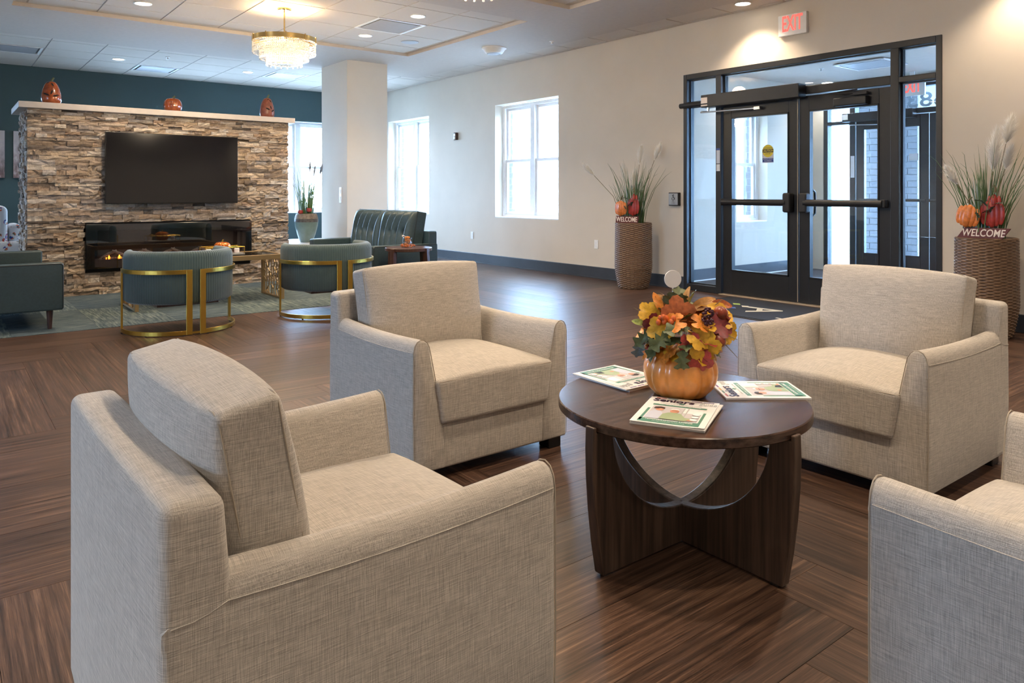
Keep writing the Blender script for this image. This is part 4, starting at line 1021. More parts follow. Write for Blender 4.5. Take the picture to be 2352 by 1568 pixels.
    poly([(-0.034, -0.093), (0.040, -0.093), (0.066, -0.078), (0.066, -0.066), (0.036, -0.060), (0.020, -0.028), (0.004, -0.022), (-0.018, -0.026), (-0.032, -0.045)], 'ink_sage', 0.0008)
    ell(-0.004, -0.004, 0.0135, 0.018, 'ink_skin', 0.0012); poly([(-0.018, 0.002), (-0.014, 0.016), (-0.004, 0.020), (0.006, 0.016), (0.010, 0.002), (0.004, 0.010), (-0.010, 0.010)], 'ink_white', 0.0014); rect(-0.013, 0.005, -0.003, -0.0005, 'ink_hair', 0.0015)
    ell(-0.018, -0.066, 0.009, 0.007, 'ink_skin', 0.0012); poly([(0.016, -0.090), (0.046, -0.090), (0.042, -0.072), (0.020, -0.064)], 'ink_black', 0.0012); ell(0.056, -0.082, 0.011, 0.006, 'ink_skin', 0.0013)
    for yy in (-0.022, -0.048, -0.074):
        ell(0.064, yy, 0.0115, 0.0105, 'ink_grey', 0.0014); ell(0.064, yy, 0.0105, 0.0095, 'ink_white', 0.0016); rect(0.057, 0.071, yy-0.001, yy+0.001, 'ink_grey', 0.0018)
    text('HOOVERWOOD LIVING', 0.0125, 'ink_white', cov, loc=(0, -0.1075, zt(0.05)+0.0010), ext=0.0001, bold=0.0002)
    text('ASSISTED LIVING AND MEMORY CARE', 0.0055, 'ink_white', cov, loc=(0, -0.122, zt(0.05)+0.0010), ext=0.0001)
    return t
magazine('two stacked senior living guides with a curling top cover, clear of the pumpkin pot', (1.752, 1.446, TZ), R(27.9-90), 1, 0.010)
tag(magazine('glossy senior living guide lying on the entrance door side of the pumpkin pot', (2.183, 1.452, TZ), R(52), 0, 0.0))
magazine('senior living guide lying on the fireplace side of the pumpkin pot, partly behind it', (1.936, 1.846, TZ), R(180), 1, 0.0)
# ------------------------------------------------------------------ pumpkin flower arrangement
ra = random.Random(5)
PC = (1.945, 1.588)
arr = thing('pumpkin_arrangement', 'autumn leaf arrangement in a glossy orange ceramic pumpkin pot on the round table', 'flower arrangement', (PC[0], PC[1], TZ))
def pot_prof():
    pr = [(0.062, 0.0), (0.085, 0.004)]
    for i in range(1, 15):
        p = math.pi*(0.16 + 0.70*i/14); pr.append((0.122*math.sin(p)**0.62, 0.079 - 0.086*math.cos(p)))
    pr += [(0.060, 0.152), (0.05, 0.140), (0.045, 0.10), (0.0005, 0.098)]
    return pr
MB().lathe(pot_prof(), 112, fn=lambda t, j: 1 - 0.075*(1-abs(math.cos(6*t)))**2.2).build('pumpkin_pot', 'orange_ceramic', arr, smooth=True, angle=80)
def leaf_mesh(kind, name):
    out = []
    if kind == 'grape':
        n = 40
        for i in range(n):
            t = 2*math.pi*i/n; r = 0.62 + 0.22*abs(math.cos(2.5*(t-math.pi/2)))**0.8 + 0.05*(i % 2); 
            if abs(((t - 1.5*math.pi + math.pi) % (2*math.pi)) - math.pi) < 0.25: r *= 0.45
            out.append((r*math.cos(t), 0.5 + r*math.sin(t)*0.95))
        c = (0, 0.5)
    elif kind == 'oak':
        n = 44
        for i in range(n):
            t = 2*math.pi*i/n; y = -math.cos(t); env = 0.42*math.sin(math.acos(max(-1, min(1, y)))) ** 0.8 * (1 + 0.25*y)
            lob = 0.62 + 0.38*math.cos(3.4*math.pi*y); out.append(((1 if math.sin(t) > 0 else -1)*max(0.03, env*lob), 0.6 + 0.6*y))
        c = (0, 0.6)
    else:
        n = 20
        for i in range(n):
            t = 2*math.pi*i/n; y = -math.cos(t); out.append(((1 if math.sin(t) > 0 else -1)*0.24*max(0.02, math.sin(t)**2)**0.7, 0.6 + 0.6*y))
        c = (0, 0.6)
    n = len(out); vs = [(c[0], c[1], 0)] + [((x+c[0])/2, (y+c[1])/2, 0) for x, y in out] + [(x, y, 0) for x, y in out]
    res = []
    for x, y, z in vs: res.append((x, y, 0.24*abs(x)**1.2 - 0.30*(y-0.1)**2*0.9 + 0.045*math.sin(9*x)*math.cos(7*y)))
    fs = [(0, 1+i, 1+(i+1) % n) for i in range(n)] + [(1+i, 1+n+i, 1+n+(i+1) % n, 1+(i+1) % n) for i in range(n)]
    mb = MB().add(res, fs); mb.tube([(0, -0.35, -0.05), (0, 0.0, 0.0), (0, 1.0, -0.19)], 0.016, 4)
    return mb
LM = {}
def leaf(parent, kind, m, base, direction, size, roll=0.0, name='leaf'):
    if (kind, m) not in LM: LM[kind, m] = leaf_mesh(kind, name).mesh(name, True, 60)
    o = obj(name, LM[kind, m], m, parent)
    d = Vector(direction).normalized(); q = d.to_track_quat('Y', 'Z')
    o.rotation_mode = 'QUATERNION'; o.rotation_quaternion = q @ Euler((0, roll, 0)).to_quaternion(); o.location = base; o.scale = (size, size, size)
    return o
cols = [('oak', 'leaf_green'), ('grape', 'leaf_yellow'), ('grape', 'leaf_burgundy'), ('grape', 'leaf_rust'), ('oak', 'leaf_green'), ('grape', 'leaf_red'), ('lance', 'leaf_orange'), ('lance', 'leaf_tan'), ('grape', 'leaf_orange'), ('oak', 'leaf_green'), ('lance', 'leaf_lime'), ('grape', 'leaf_yellow'), ('grape', 'leaf_green')]
i = 0
for ring, (el0, n, rad) in enumerate(((-22, 22, 0.084), (4, 25, 0.090), (28, 22, 0.080), (50, 16, 0.062), (76, 8, 0.03))):
    for k in range(n):
        az = 360*k/n + ra.uniform(-10, 10) + ring*13; el = el0 + ra.uniform(-9, 9)
        kind, m = cols[(i*5 + ra.randrange(3)) % len(cols)]; i += 1
        d = Vector((math.cos(R(az))*math.cos(R(el)), math.sin(R(az))*math.cos(R(el)), math.sin(R(el))))
        b_ = Vector((math.cos(R(az))*rad*ra.uniform(0.7, 1.0), math.sin(R(az))*rad*ra.uniform(0.7, 1.0), 0.172 + ring*0.025 + ra.uniform(-0.01, 0.01)))
        sz = {'grape': 0.050, 'oak': 0.062, 'lance': 0.062}[kind]*ra.uniform(0.85, 1.15)
        leaf(arr, kind, m, b_, d, sz, ra.uniform(-0.5, 0.5))
VD = Vector((-math.sin(YAW), -math.cos(YAW), 0)); VR = Vector((math.cos(YAW), -math.sin(YAW), 0)); UP = Vector((0, 0, 1))
def at(r_, f_, z_): return VR*r_ + VD*f_ + UP*z_
# the leaves that stand out in front
def leaf_n(kind, m, base, d, nrm, size):
    o = leaf(arr, kind, m, base, (0, 1, 0), size)
    y = Vector(d).normalized(); z = Vector(nrm); z = (z - y*z.dot(y)).normalized(); x = y.cross(z)
    o.rotation_quaternion = Matrix((x, y, z)).transposed().to_quaternion()
    return o
leaf_n('grape', 'leaf_rust', at(-0.022, 0.075, 0.245), UP + VD*0.15 - VR*0.1, VD + UP*0.2, 0.068)
leaf_n('oak', 'leaf_green', at(-0.022, 0.122, 0.178), -UP + VD*0.05, VD, 0.066)
leaf_n('grape', 'leaf_yellow', at(0.040, 0.112, 0.212), -UP*0.9 + VR*0.25 + VD*0.25, VD + UP*0.35, 0.064)
leaf_n('grape', 'leaf_red', at(0.038, 0.118, 0.160), -UP, VD, 0.048)
leaf_n('oak', 'leaf_green', at(-0.055, 0.108, 0.222), -VR*0.75 - UP*0.45 + VD*0.2, VD + UP*0.4, 0.070)
leaf_n('oak', 'leaf_green', at(0.005, 0.110, 0.240), -VR*0.8 + UP*0.05 + VD*0.3, VD*0.7 + UP*0.7, 0.072)
leaf_n('grape', 'leaf_yellow', at(-0.062, 0.098, 0.240), -VR*0.85 - UP*0.25, VD + UP*0.3, 0.052)
leaf_n('grape', 'leaf_yellow', at(0.010, 0.120, 0.225), VR*0.7 - UP*0.45 + VD*0.2, VD + UP*0.5, 0.050)
leaf_n('grape', 'leaf_red', at(0.0, 0.122, 0.215), -UP*0.8 + VR*0.15, VD, 0.046)
leaf_n('grape', 'leaf_burgundy', at(0.082, 0.085, 0.248), VR*0.9 - UP*0.15, VD*0.8 + UP*0.6, 0.056)
leaf_n('grape', 'leaf_yellow', at(0.095, 0.055, 0.262), VR*0.7 + UP*0.1 - VD*0.1, VD*0.8 + UP*0.5, 0.056)
leaf_n('grape', 'leaf_yellow', at(0.120, 0.060, 0.225), VR*0.9 - UP*0.4, VD + UP*0.3, 0.046)
leaf_n('grape', 'leaf_burgundy', at(-0.085, 0.075, 0.262), -VR*0.4 - UP*0.7, VD + UP*0.2, 0.050)
leaf_n('oak', 'leaf_green', at(-0.105, 0.060, 0.225), -VR*0.6 - UP*0.6, VD + UP*0.3, 0.066)
leaf_n('oak', 'leaf_blue', at(-0.135, 0.030, 0.192), -UP*0.95 - VR*0.2, VD, 0.058)
leaf_n('grape', 'leaf_orange', at(0.020, 0.105, 0.258), VR*0.9 - UP*0.2, VD*0.6 + UP*0.8, 0.046)
leaf_n('grape', 'leaf_orange', at(-0.020, 0.112, 0.262), -VR*0.9 - UP*0.25, VD*0.7 + UP*0.7, 0.044)
leaf_n('lance', 'leaf_tan', at(0.025, 0.03, 0.285), VR*0.85 + UP*0.40, VD + UP*0.4, 0.080)
leaf_n('lance', 'leaf_rust', at(0.095, 0.02, 0.305), VR*0.95 - UP*0.05, VD + UP*0.5, 0.065)
leaf_n('lance', 'leaf_yellow', at(0.075, 0.045, 0.300), VR*0.95 - UP*0.15, VD + UP*0.9, 0.072)
leaf_n('lance', 'leaf_tan', at(-0.020, 0.0, 0.275), -VR*0.6 + UP*0.7, VD + UP*0.4, 0.062)
leaf_n('lance', 'leaf_orange', at(-0.070, 0.05, 0.278), -VR*0.3 + UP*0.8, VD + UP*0.3, 0.058)
leaf_n('grape', 'leaf_yellow', at(-0.100, 0.05, 0.262), -VR*0.55 + UP*0.7, VD + UP*0.2, 0.044)
leaf_n('lance', 'leaf_lime', at(-0.115, 0.05, 0.240), -VR*0.9 + UP*0.25, VD + UP*0.4, 0.045)
sprig = MB()
for r_, f_, z_, dr, df, dz in ((0.06, 0.04, 0.27, 0.07, 0, 0.05), (-0.10, 0.03, 0.26, -0.06, 0, 0.03), (0.11, 0.07, 0.22, 0.05, 0.03, -0.02), (0.0, 0.0, 0.28, 0.02, 0, 0.05), (0.10, 0.08, 0.21, 0.05, 0.05, -0.06)):
    sprig.tube([at(r_-dr, f_-df, z_-dz*0.5-0.03), at(r_, f_, z_), at(r_+dr, f_+df, z_+dz)], [0.0022, 0.0018, 0.001], 5)
sprig.build('twigs', 'stalk_brown', arr)
for m, cs, rr in (('berry_orange', [(-0.085, 0.092, 0.268), (-0.075, 0.10, 0.258), (-0.092, 0.098, 0.255), (-0.078, 0.103, 0.272), (-0.068, 0.098, 0.268), (-0.046, 0.105, 0.268), (-0.053, 0.107, 0.258)], 0.0085),):
    for c in cs: MB().add(*ball_data(at(*c), rr, 10, 7, (1, 1, 1.2))).build('berry', m, arr, smooth=True)
for c0 in ((0.062, 0.108, 0.262), (0.07, 0.085, 0.285)):
    bb = MB(); 
    for k in range(26):
        p = ra.uniform(0, 2*math.pi); q = math.acos(ra.uniform(-1, 1)); r_ = 0.016
        bb.add(*ball_data(at(c0[0] + r_*math.sin(q)*math.cos(p), c0[1] + r_*math.sin(q)*math.sin(p), c0[2] + 0.8*r_*math.cos(q)), 0.0048, 6, 5))
    bb.build('blackberry', 'berry_dark', arr, smooth=True)
for c, s_ in (((0.118, 0.055, 0.277), 0.024), ((0.098, 0.098, 0.196), 0.025)):
    pm = MB().add(*ball_data((0, 0, 0), s_, 16, 12)); pm.lathe([(0.007, 0), (0.006, 0.006), (0.010, 0.012), (0.004, 0.011)], 8, (0, 0, s_*0.95))
    d = (VR*0.8 + VD*0.35 - UP*0.55) if c[2] > 0.22 else (VD*0.5 - UP*0.9)
    o = pm.build('pomegranate', 'pomegranate', arr, smooth=True); o.location = at(*c); o.rotation_mode = 'QUATERNION'; o.rotation_quaternion = d.to_track_quat('Z', 'Y')
pk = MB(); c = at(-0.012, -0.06, 0.375); pk.tube([tuple(at(-0.012, -0.06, 0.16)), tuple(at(-0.012, -0.06, 0.35))], 0.0022, 6)
ps = pk.build('pick_stick', 'white_plastic', arr)
dd = MB().lathe([(0.0295, -0.0022), (0.0300, -0.0015), (0.0300, 0.0015), (0.0295, 0.0022)], 40).build('round_tag', 'tag_grey', ps, smooth=True, angle=30)
dd.location = c; dd.rotation_euler = (R(90), 0, R(8) - YAW)

# ------------------------------------------------------------------ ribbed barrel chairs
def make_barrel():
    t = thing('barrel_chair', 'x', 'chair', group='ribbed barrel chairs with gold frames')
    Ro, Ri, z0, z1 = 0.415, 0.335, 0.245, 0.665
    A0_, A1_ = 180+(-22), 360+22                     # shell opens to +Y
    nu = 400
    # closed cross-section swept round the back
    prof = [(Ro, z0+0.02), (Ro, z1-0.055), (Ro-0.008, z1-0.022), (Ro-0.028, z1-0.003), (Ro-0.045, z1), (Ri+0.022, z1-0.006), (Ri+0.004, z1-0.03), (Ri, z1-0.08), (Ri, z0+0.10), (Ri+0.01, z0), (Ro-0.02, z0)]
    vs = []; fs = []; n = len(prof)
    for i in range(nu+1):
        a = R(A0_ + (A1_-A0_)*i/nu); rib = 0.0045*abs(math.sin(i*math.pi/5.0)); tw = 1.0
        for j, (r, z) in enumerate(prof):
            rr = r + (rib if j in (0, 1, 2) else (rib*0.6 if j == 3 else 0)); vs.append((rr*math.cos(a), rr*math.sin(a), z))
    for i in range(nu):
        for j in range(n):
            k = (j+1) % n; fs.append((i*n+j, i*n+k, (i+1)*n+k, (i+1)*n+j)[::-1])
    fs += [tuple(range(n)), tuple(nu*n + j for j in range(n))[::-1]]
    MB().add(vs, fs).build('shell', 'velvet_teal', t, smooth=True, angle=75)
    MB().lathe([(0.30, z0+0.002), (0.332, z0+0.02), (0.334, 0.40), (0.325, 0.43), (0.25, 0.446), (0.0005, 0.45)], 48).build('seat_cushion', 'velvet_teal', t, smooth=True)
    MB().box(-0.24, 0.24, -0.24, 0.26, z0-0.028, z0+0.003).build('seat_board', 'mahogany', t)
    Rg = Ro + 0.017
    for s in (-1, 1):
        a0, a1 = -90 + s*3.9, -90 + s*97
        arc = lambda z, m=22: [(Rg*math.cos(R(a0 + (a1-a0)*i/m)), Rg*math.sin(R(a0 + (a1-a0)*i/m)), z) for i in range(m+1)]
        g = MB(); wb = 0.034; tk = 0.014
        g.band(arc(0.505), wb, tk); g.band(arc(0.024), wb, tk)
        for q, ww in ((0, 0.046), (22, 0.03)):
            p = arc(0)[q]; a = R(a0 if q == 0 else a1); tang = Vector((-math.sin(a), math.cos(a), 0)); rad_ = Vector((math.cos(a), math.sin(a), 0))
            off = tang*(ww/2)*s*(1 if q == 0 else -1)*0.98
            c_ = Vector((p[0], p[1], 0)) + off; pts = []
            for zz in (0.007, 0.522):
                for du, dv in ((-1, -1), (1, -1), (1, 1), (-1, 1)): pts.append(tuple(c_ + tang*du*ww/2 + rad_*dv*tk/2 + UP*zz))
            g.add(pts, [(0, 3, 2, 1), (4, 5, 6, 7), (0, 1, 5, 4), (1, 2, 6, 5), (2, 3, 7, 6), (3, 0, 4, 7)])
        fr_ = g.build('frame', 'gold', t, bevel=0.002, seg=1)
        for q in (2, 11, 21):
            p = arc(0)[q]; MB().lathe([(0.008, 0), (0.008, 0.008)], 8, (p[0], p[1], 0)).build('glide', 'black_rubber', fr_)
    br = MB(); br.box(-0.055, 0.055, -Rg-0.004, -Rg+0.006, 0.014, 0.030); br.build('link_bar', 'gold', t)
    return t
B0 = make_barrel(); B0.location = (1.595, 6.605, 0); B0.rotation_euler = (0, 0, R(3)); B0['label'] = 'teal ribbed velvet barrel chair with gold frame in front of the fireplace glass'
B1 = copy_tree(B0); B1.location = (2.905, 6.60, 0); B1.rotation_euler = (0, 0, R(-2)); B1['label'] = 'teal ribbed velvet barrel chair with gold frame beside the tufted loveseat'

# ------------------------------------------------------------------ dark teal loveseats
def make_loveseat():
    """local: front +X, length along Y, x 0 back .. 0.82 front"""
    t = thing('loveseat', 'x', 'sofa', group='dark teal loveseats facing each other')
    L, D = 1.72, 0.82
    for s in (-1, 1):
        y = s*(L/2-0.06)
        a = MB().rbox((D/2, y, 0.36), (D/2, 0.06, 0.195), 0.018, 3).build('arm', 'leather_teal', t, smooth=True, angle=60)
        yo = y + s*0.058
        MB().tube([(0.02, yo, 0.545), (D-0.02, yo, 0.545), (D-0.006, yo, 0.53), (D-0.006, yo, 0.18)], 0.005, 6).build('piping', 'leather_piping', a, smooth=True)
    MB().rbox((D/2, 0, 0.235), (D/2-0.01, L/2-0.12, 0.065), 0.01, 3).build('base', 'leather_teal', t, smooth=True, angle=60)
    MB().rbox((0.06, 0, 0.43), (0.055, L/2-0.01, 0.265), 0.015, 3).build('back_frame', 'leather_teal', t, smooth=True, angle=60)
    cw = (L-0.24)/2
    for s in (-1, 1):
        cy = s*cw/2
        sc = lambda p: (p.x, p.y, p.z + 0.02*max(0, 1-(p.x/0.35)**2)*max(0, 1-(p.y/(cw/2))**2)*(p.z > 0))
        MB().rbox((0.47, cy, 0.365), (0.345, cw/2-0.004, 0.07), 0.025, 6, sc).build('seat_cushion', 'leather_teal', t, smooth=True, angle=60)
        # tufted back cushion, front face pleated
        hx, hy, hz = 0.085, cw/2-0.005, 0.265
        bt = [-0.6, -0.2, 0.2, 0.6]
        def pleat(fy, fz):
            d = 1.0
            for b0 in bt:
                off = b0 + 0.16*math.sin(fz*math.pi/2)*(1 if fz > 0 else -1)*abs(fz) + 0.05*fz
                d = min(d, abs(fy-off)/0.2)
            g = 1 - min(1, d)**0.7
            bump_ = 0.0
            for b0 in bt: bump_ = max(bump_, math.exp(-(((fy-b0)/0.09)**2 + ((fz-0.02)/0.14)**2)))
            return 0.055*(1-g) - 0.030*bump_
        mb = MB(); NU, NV = 72, 28; vs = []
        for j in range(NV+1):
            for i_ in range(NU+1):
                fy = -1 + 2*i_/NU; fz = -1 + 2*j/NV; e = max(0, 1-fy**6)**0.5*max(0, 1-fz**6)**0.5
                vs.append((hx*(0.35+0.65*e) + pleat(fy, fz)*e, fy*hy, fz*hz))
        fs = [(j*(NU+1)+i_, j*(NU+1)+i_+1, (j+1)*(NU+1)+i_+1, (j+1)*(NU+1)+i_) for j in range(NV) for i_ in range(NU)]
        bd = [i_ for i_ in range(NU+1)] + [j*(NU+1)+NU for j in range(1, NV+1)] + [NV*(NU+1)+i_ for i_ in range(NU-1, -1, -1)] + [j*(NU+1) for j in range(NV-1, 0, -1)]
        o0 = len(vs); vs += [(-hx, vs[k][1], vs[k][2]) for k in bd]; nb = len(bd)
        fs += [(bd[(k+1) % nb], bd[k], o0+k, o0+(k+1) % nb) for k in range(nb)] + [tuple(o0 + k for k in range(nb))]
        Mx = Matrix.Translation((0.205, cy, 0.655)) @ Matrix.Rotation(R(-10), 4, 'Y')
        bc = mb.add(vs, fs).xf(Mx).build('back_cushion', 'leather_teal', t, smooth=True, angle=50)
        for b0 in bt:
            MB().add(*ball_data(Mx @ Vector((hx+0.004, b0*hy, 0.02*hz)), 0.012, 8, 6, (0.6, 1, 1))).build('button', 'leather_piping', bc, smooth=True)
        MB().tube([Mx @ Vector((hx*0.36, y_*hy*0.995, z_*hz*0.995)) for y_, z_ in ((-1, -1), (-1, 1), (1, 1), (1, -1))], 0.006, 6, True).build('piping', 'leather_piping', bc, smooth=True)
    for x in (0.09, D-0.09):
        for s in (-1, 1):
            MB().lathe([(0.016, 0.0), (0.026, 0.172)], 12, (x, s*(L/2-0.10), 0)).build('leg', 'mahogany', t, smooth=True, angle=50)
    return t
S0 = make_loveseat(); S0.location = (-0.005, 7.94, 0); S0['label'] = 'dark teal leather loveseat with tapered wood legs backing onto the open wood floor, flat arm towards the barrel chair'
S0['label'] = 'dark teal leather loveseat with tapered wood legs, near the floral armchair'
S1 = copy_tree(S0); S1.location = (4.50, 8.02, 0); S1.rotation_euler = (0, 0, R(180)); S1['label'] = 'dark teal tufted leather loveseat standing behind the small round side table'

# ------------------------------------------------------------------ gold and glass coffee table
ct = thing('coffee_table', 'gold framed coffee table with smoked glass top and lattice end panels', 'table', (0, 0, 0))
CX0, CX1, CY0, CY1, CZ = 1.46, 2.905, 7.68, 8.30, 0.482
g = MB()
g.box(CX0, CX1, CY0, CY0+0.03, CZ-0.05, CZ); g.box(CX0, CX1, CY1-0.03, CY1, CZ-0.05, CZ); g.box(CX0, CX0+0.03, CY0+0.03, CY1-0.03, CZ-0.05, CZ); g.box(CX1-0.03, CX1, CY0+0.03, CY1-0.03, CZ-0.05, CZ)
g.build('top_frame', 'champagne_metal', ct, bevel=0.003)
MB().box(CX0+0.03, CX1-0.03, CY0+0.03, CY1-0.03, CZ-0.014, CZ-0.004).build('glass_top', 'table_glass', ct)
rl = random.Random(3)
for xa in (CX0, CX1-0.035):
    pn = MB(); pn.box(xa, xa+0.035, CY0, CY0+0.045, 0.003, CZ-0.05); pn.box(xa, xa+0.035, CY1-0.045, CY1, 0.003, CZ-0.05); pn.box(xa, xa+0.035, CY0+0.045, CY1-0.045, 0.003, 0.022)
    p_ = pn.build('end_panel', 'champagne_metal', ct, bevel=0.003)
    lat = MB(); ny_, nz_ = 7, 7; P = {}
    for i in range(ny_+1):
        for j in range(nz_+1):
            y = CY0+0.045 + (CY1-CY0-0.09)*i/ny_; zz = 0.022 + (CZ-0.072)*j/nz_
            if 0 < i < ny_: y += rl.uniform(-0.028, 0.028)
            if 0 < j < nz_: zz += rl.uniform(-0.022, 0.022)
            P[i, j] = (xa+0.0175, y, zz)
    for i in range(ny_+1):
        for j in range(nz_+1):
            if i < ny_ and (i + j) % 2 == 0: lat.band([P[i, j], P[i+1, j]], 0.010, 0.008, up=(1, 0, 0))
            if j < nz_ and 0 < i < ny_: lat.band([P[i, j], P[i, j+1]], 0.010, 0.008, up=(1, 0, 0))
            if i < ny_ and j < nz_ and (i*3 + j) % 5 == 0: lat.band([P[i, j], P[i+1, j+1]], 0.010, 0.008, up=(1, 0, 0))
    tag(lat.build('lattice', 'champagne_metal', p_), kind='stuff')
# glass pumpkin and candle tray on it
gp = thing('glass_pumpkin', 'amber mercury glass pumpkin on the gold coffee table', 'ornament', (2.335, 7.93, CZ+0.022))
MB().lathe(pumpkin_profile(0.085, 0.115, 12), 60, fn=ribs(12, 0.10)).build('body', 'copper_foil', gp, smooth=True, angle=80)
MB().tube([(0, 0, 0.112), (0.004, 0, 0.13), (0.012, 0, 0.14)], [0.01, 0.007, 0.006], 7).build('stem', 'gold', gp, smooth=True)
ty = thing('mirror_tray', 'low mirrored tray with a thin metal gallery under the glass pumpkin', 'tray', (2.335, 7.93, CZ))
MB().box(-0.20, 0.20, -0.11, 0.11, 0.0, 0.02).build('base', 'steel', ty, bevel=0.003)
ga = MB()
for zz in (0.085,): ga.tube([(-0.195, -0.105, zz), (0.195, -0.105, zz), (0.195, 0.105, zz), (-0.195, 0.105, zz)], 0.004, 5, True)
for x, y in ((-0.195, -0.105), (0.195, -0.105), (0.195, 0.105), (-0.195, 0.105)): ga.tube([(x, y, 0.02), (x, y, 0.085)], 0.004, 5)
ga.build('gallery_rail', 'gold', ty)
for k, x in enumerate((2.19, 2.475)):
    cd = thing('votive_candle', 'white votive candle in the mirrored tray', 'candle', (x, 7.90, CZ+0.022), 0, 'votive candles beside the glass pumpkin')
    MB().lathe([(0.024, 0), (0.026, 0.002), (0.026, 0.042), (0.022, 0.046), (0.0005, 0.044)], 16).build('wax', 'letter_cream', cd, smooth=True)
    MB().tube([(0, 0, 0.044), (0.001, 0, 0.054)], 0.0015, 4).build('wick', 'black_rubber', cd)

# ------------------------------------------------------------------ small round side table with its ornament
sx, sy, szt = 3.895, 6.775, 0.560
st_ = thing('side_table', 'small round mahogany side table with four splayed legs by the tufted loveseat', 'table', (sx, sy, 0))
MB().lathe([(0.232, szt-0.035), (0.245, szt-0.032), (0.245, szt-0.004), (0.241, szt)], 48).build('tabletop', 'mahogany', st_, smooth=True, angle=40)
for a in (20, 110, 200, 290):
    c_, s_ = math.cos(R(a)), math.sin(R(a)); lp = MB()
    lp.prism([(0.252, 0.004), (0.285, 0.004), (0.262, szt-0.006), (0.2455, szt-0.006), (0.2455, szt-0.036), (0.205, szt-0.036)], 'y', -0.022, 0.022); lp.xf(Matrix.Rotation(R(a), 4, 'Z'))
    lp.build('leg', 'mahogany', st_, bevel=0.003)
ja = thing('candle_jar', 'small glass jar of orange filling ringed with red berries on the side table', 'ornament', (sx+0.0, sy+0.02, szt))
MB().lathe([(0.03, 0.002), (0.042, 0.012), (0.046, 0.045), (0.036, 0.075), (0.046, 0.10), (0.044, 0.10), (0.034, 0.076), (0.043, 0.045), (0.0005, 0.006)], 24).build('glass', 'clear_glass', ja, smooth=True)
fl_ = MB(); 
for k in range(20): fl_.add(*ball_data((rl.uniform(-0.022, 0.022), rl.uniform(-0.022, 0.022), rl.uniform(0.02, 0.105)), 0.014, 7, 5))
fl_.build('filling', 'leaf_orange', ja, smooth=True)
wr = MB()
for k in range(40):
    a = rl.uniform(0, 6.28); r_ = rl.uniform(0.05, 0.078); wr.add(*ball_data((r_*math.cos(a), r_*math.sin(a), rl.uniform(0.008, 0.03)), 0.009, 6, 5))
wr.build('berry_ring', 'leaf_rust', ja, smooth=True)
sp = MB().tube([(0.0, 0, 0.10), (-0.05, -0.02, 0.118), (-0.075, -0.025, 0.122)], [0.004, 0.005, 0.009], 6).build('wooden_scoop', 'letter_cream', ja, smooth=True)

# ------------------------------------------------------------------ wicker planters with pampas grass
rp = random.Random(21)
def wicker_mesh():
    H_ = 0.775; rows = 66; nt_ = 14; nseg = 112; sub = 4
    def rad(z):
        f_ = z/H_
        return 0.160 + 0.058*min(1, f_/0.32)**0.6 if f_ < 0.32 else 0.218 - 0.006*(f_-0.32)/0.68
    mb = MB(); vs = []; fs = []; nr = rows*sub + 1
    for j in range(nr):
        z = H_*j/(nr-1); row = int(j/sub); ph = (j % sub)/sub; bulge = abs(math.sin(math.pi*j/sub))
        for i in range(nseg):
            t = 2*math.pi*i/nseg; wv = math.cos(nt_*t + (row % 2)*math.pi)
            r = rad(z) + 0.0068*bulge*(0.35 + 0.65*wv) + 0.002*wv; vs.append((r*math.cos(t), r*math.sin(t), z))
    for j in range(nr-1):
        for i in range(nseg):
            k = (i+1) % nseg; fs.append((j*nseg+i, j*nseg+k, (j+1)*nseg+k, (j+1)*nseg+i))
    fs.append(tuple(range(nseg-1, -1, -1))); mb.add(vs, fs)
    mb.lathe([(0.214, H_), (0.206, H_+0.004), (0.198, H_-0.002), (0.196, H_-0.10), (0.0005, H_-0.10)], nseg, cap=False)
    return mb.mesh('basket', True, 70)
WM = wicker_mesh(); WM.materials.append(MATS['wicker'])
def blades(n, r0, hmin, hmax, spread, wdt, z0=0.0, lim=9.0):
    mb = MB()
    for k in range(n):
        a = rp.uniform(0, 6.283); rr = r0*math.sqrt(rp.random()); b0 = Vector((rr*math.cos(a), rr*math.sin(a), z0))
        a2 = a + rp.uniform(-0.6, 0.6); h = rp.uniform(hmin, hmax); sp_ = spread*rp.uniform(0.15, 1.0)*h; dr = Vector((math.cos(a2), math.sin(a2), 0))
        pts = [b0 + dr*sp_*(u**1.8) + UP*(h*u - 0.10*h*u**4*rp.uniform(0, 1.6)) for u in (0, 0.3, 0.6, 0.85, 1.0)]
        pts = [Vector((min(q.x, lim - 0.02*abs(math.sin(7*q.z))), q.y, q.z)) for q in pts]
        mb.tube(pts, [wdt*q for q in (1, 0.95, 0.75, 0.45, 0.1)], 3)
    return mb
def plume(parent, base, tip, length, width, mtl='plume_fibre', seed=0):
    r = random.Random(seed); d = (Vector(tip)-Vector(base)).normalized(); o = Vector(tip); x = d.orthogonal().normalized(); y = d.cross(x); mb = MB()
    for k in range(900):
        u = r.random(); a = r.uniform(0, 6.283); w_ = width*(math.sin(math.pi*min(1, u*0.8+0.16))**0.7); out = x*math.cos(a) + y*math.sin(a)
        p0 = o + d*(u*length*0.75); p1 = p0 + d*length*r.uniform(0.2, 0.42) + out*w_*r.uniform(0.15, 1.15); pm = (p0+p1)/2 + out*w_*0.12
        sd = d.cross(out).normalized()*0.0011
        i0 = len(mb.v); mb.v += [tuple(p0-sd), tuple(p0+sd), tuple(pm+sd), tuple(pm-sd), tuple(p1 - UP*w_*0.15)]; mb.f += [(i0, i0+1, i0+2, i0+3), (i0+3, i0+2, i0+4)]
    mb.tube([tuple(o), tuple(o+d*length*0.5), tuple(o+d*length*0.95)], [0.006, 0.008, 0.002], 5)
    return mb.build('plume', mtl, parent)
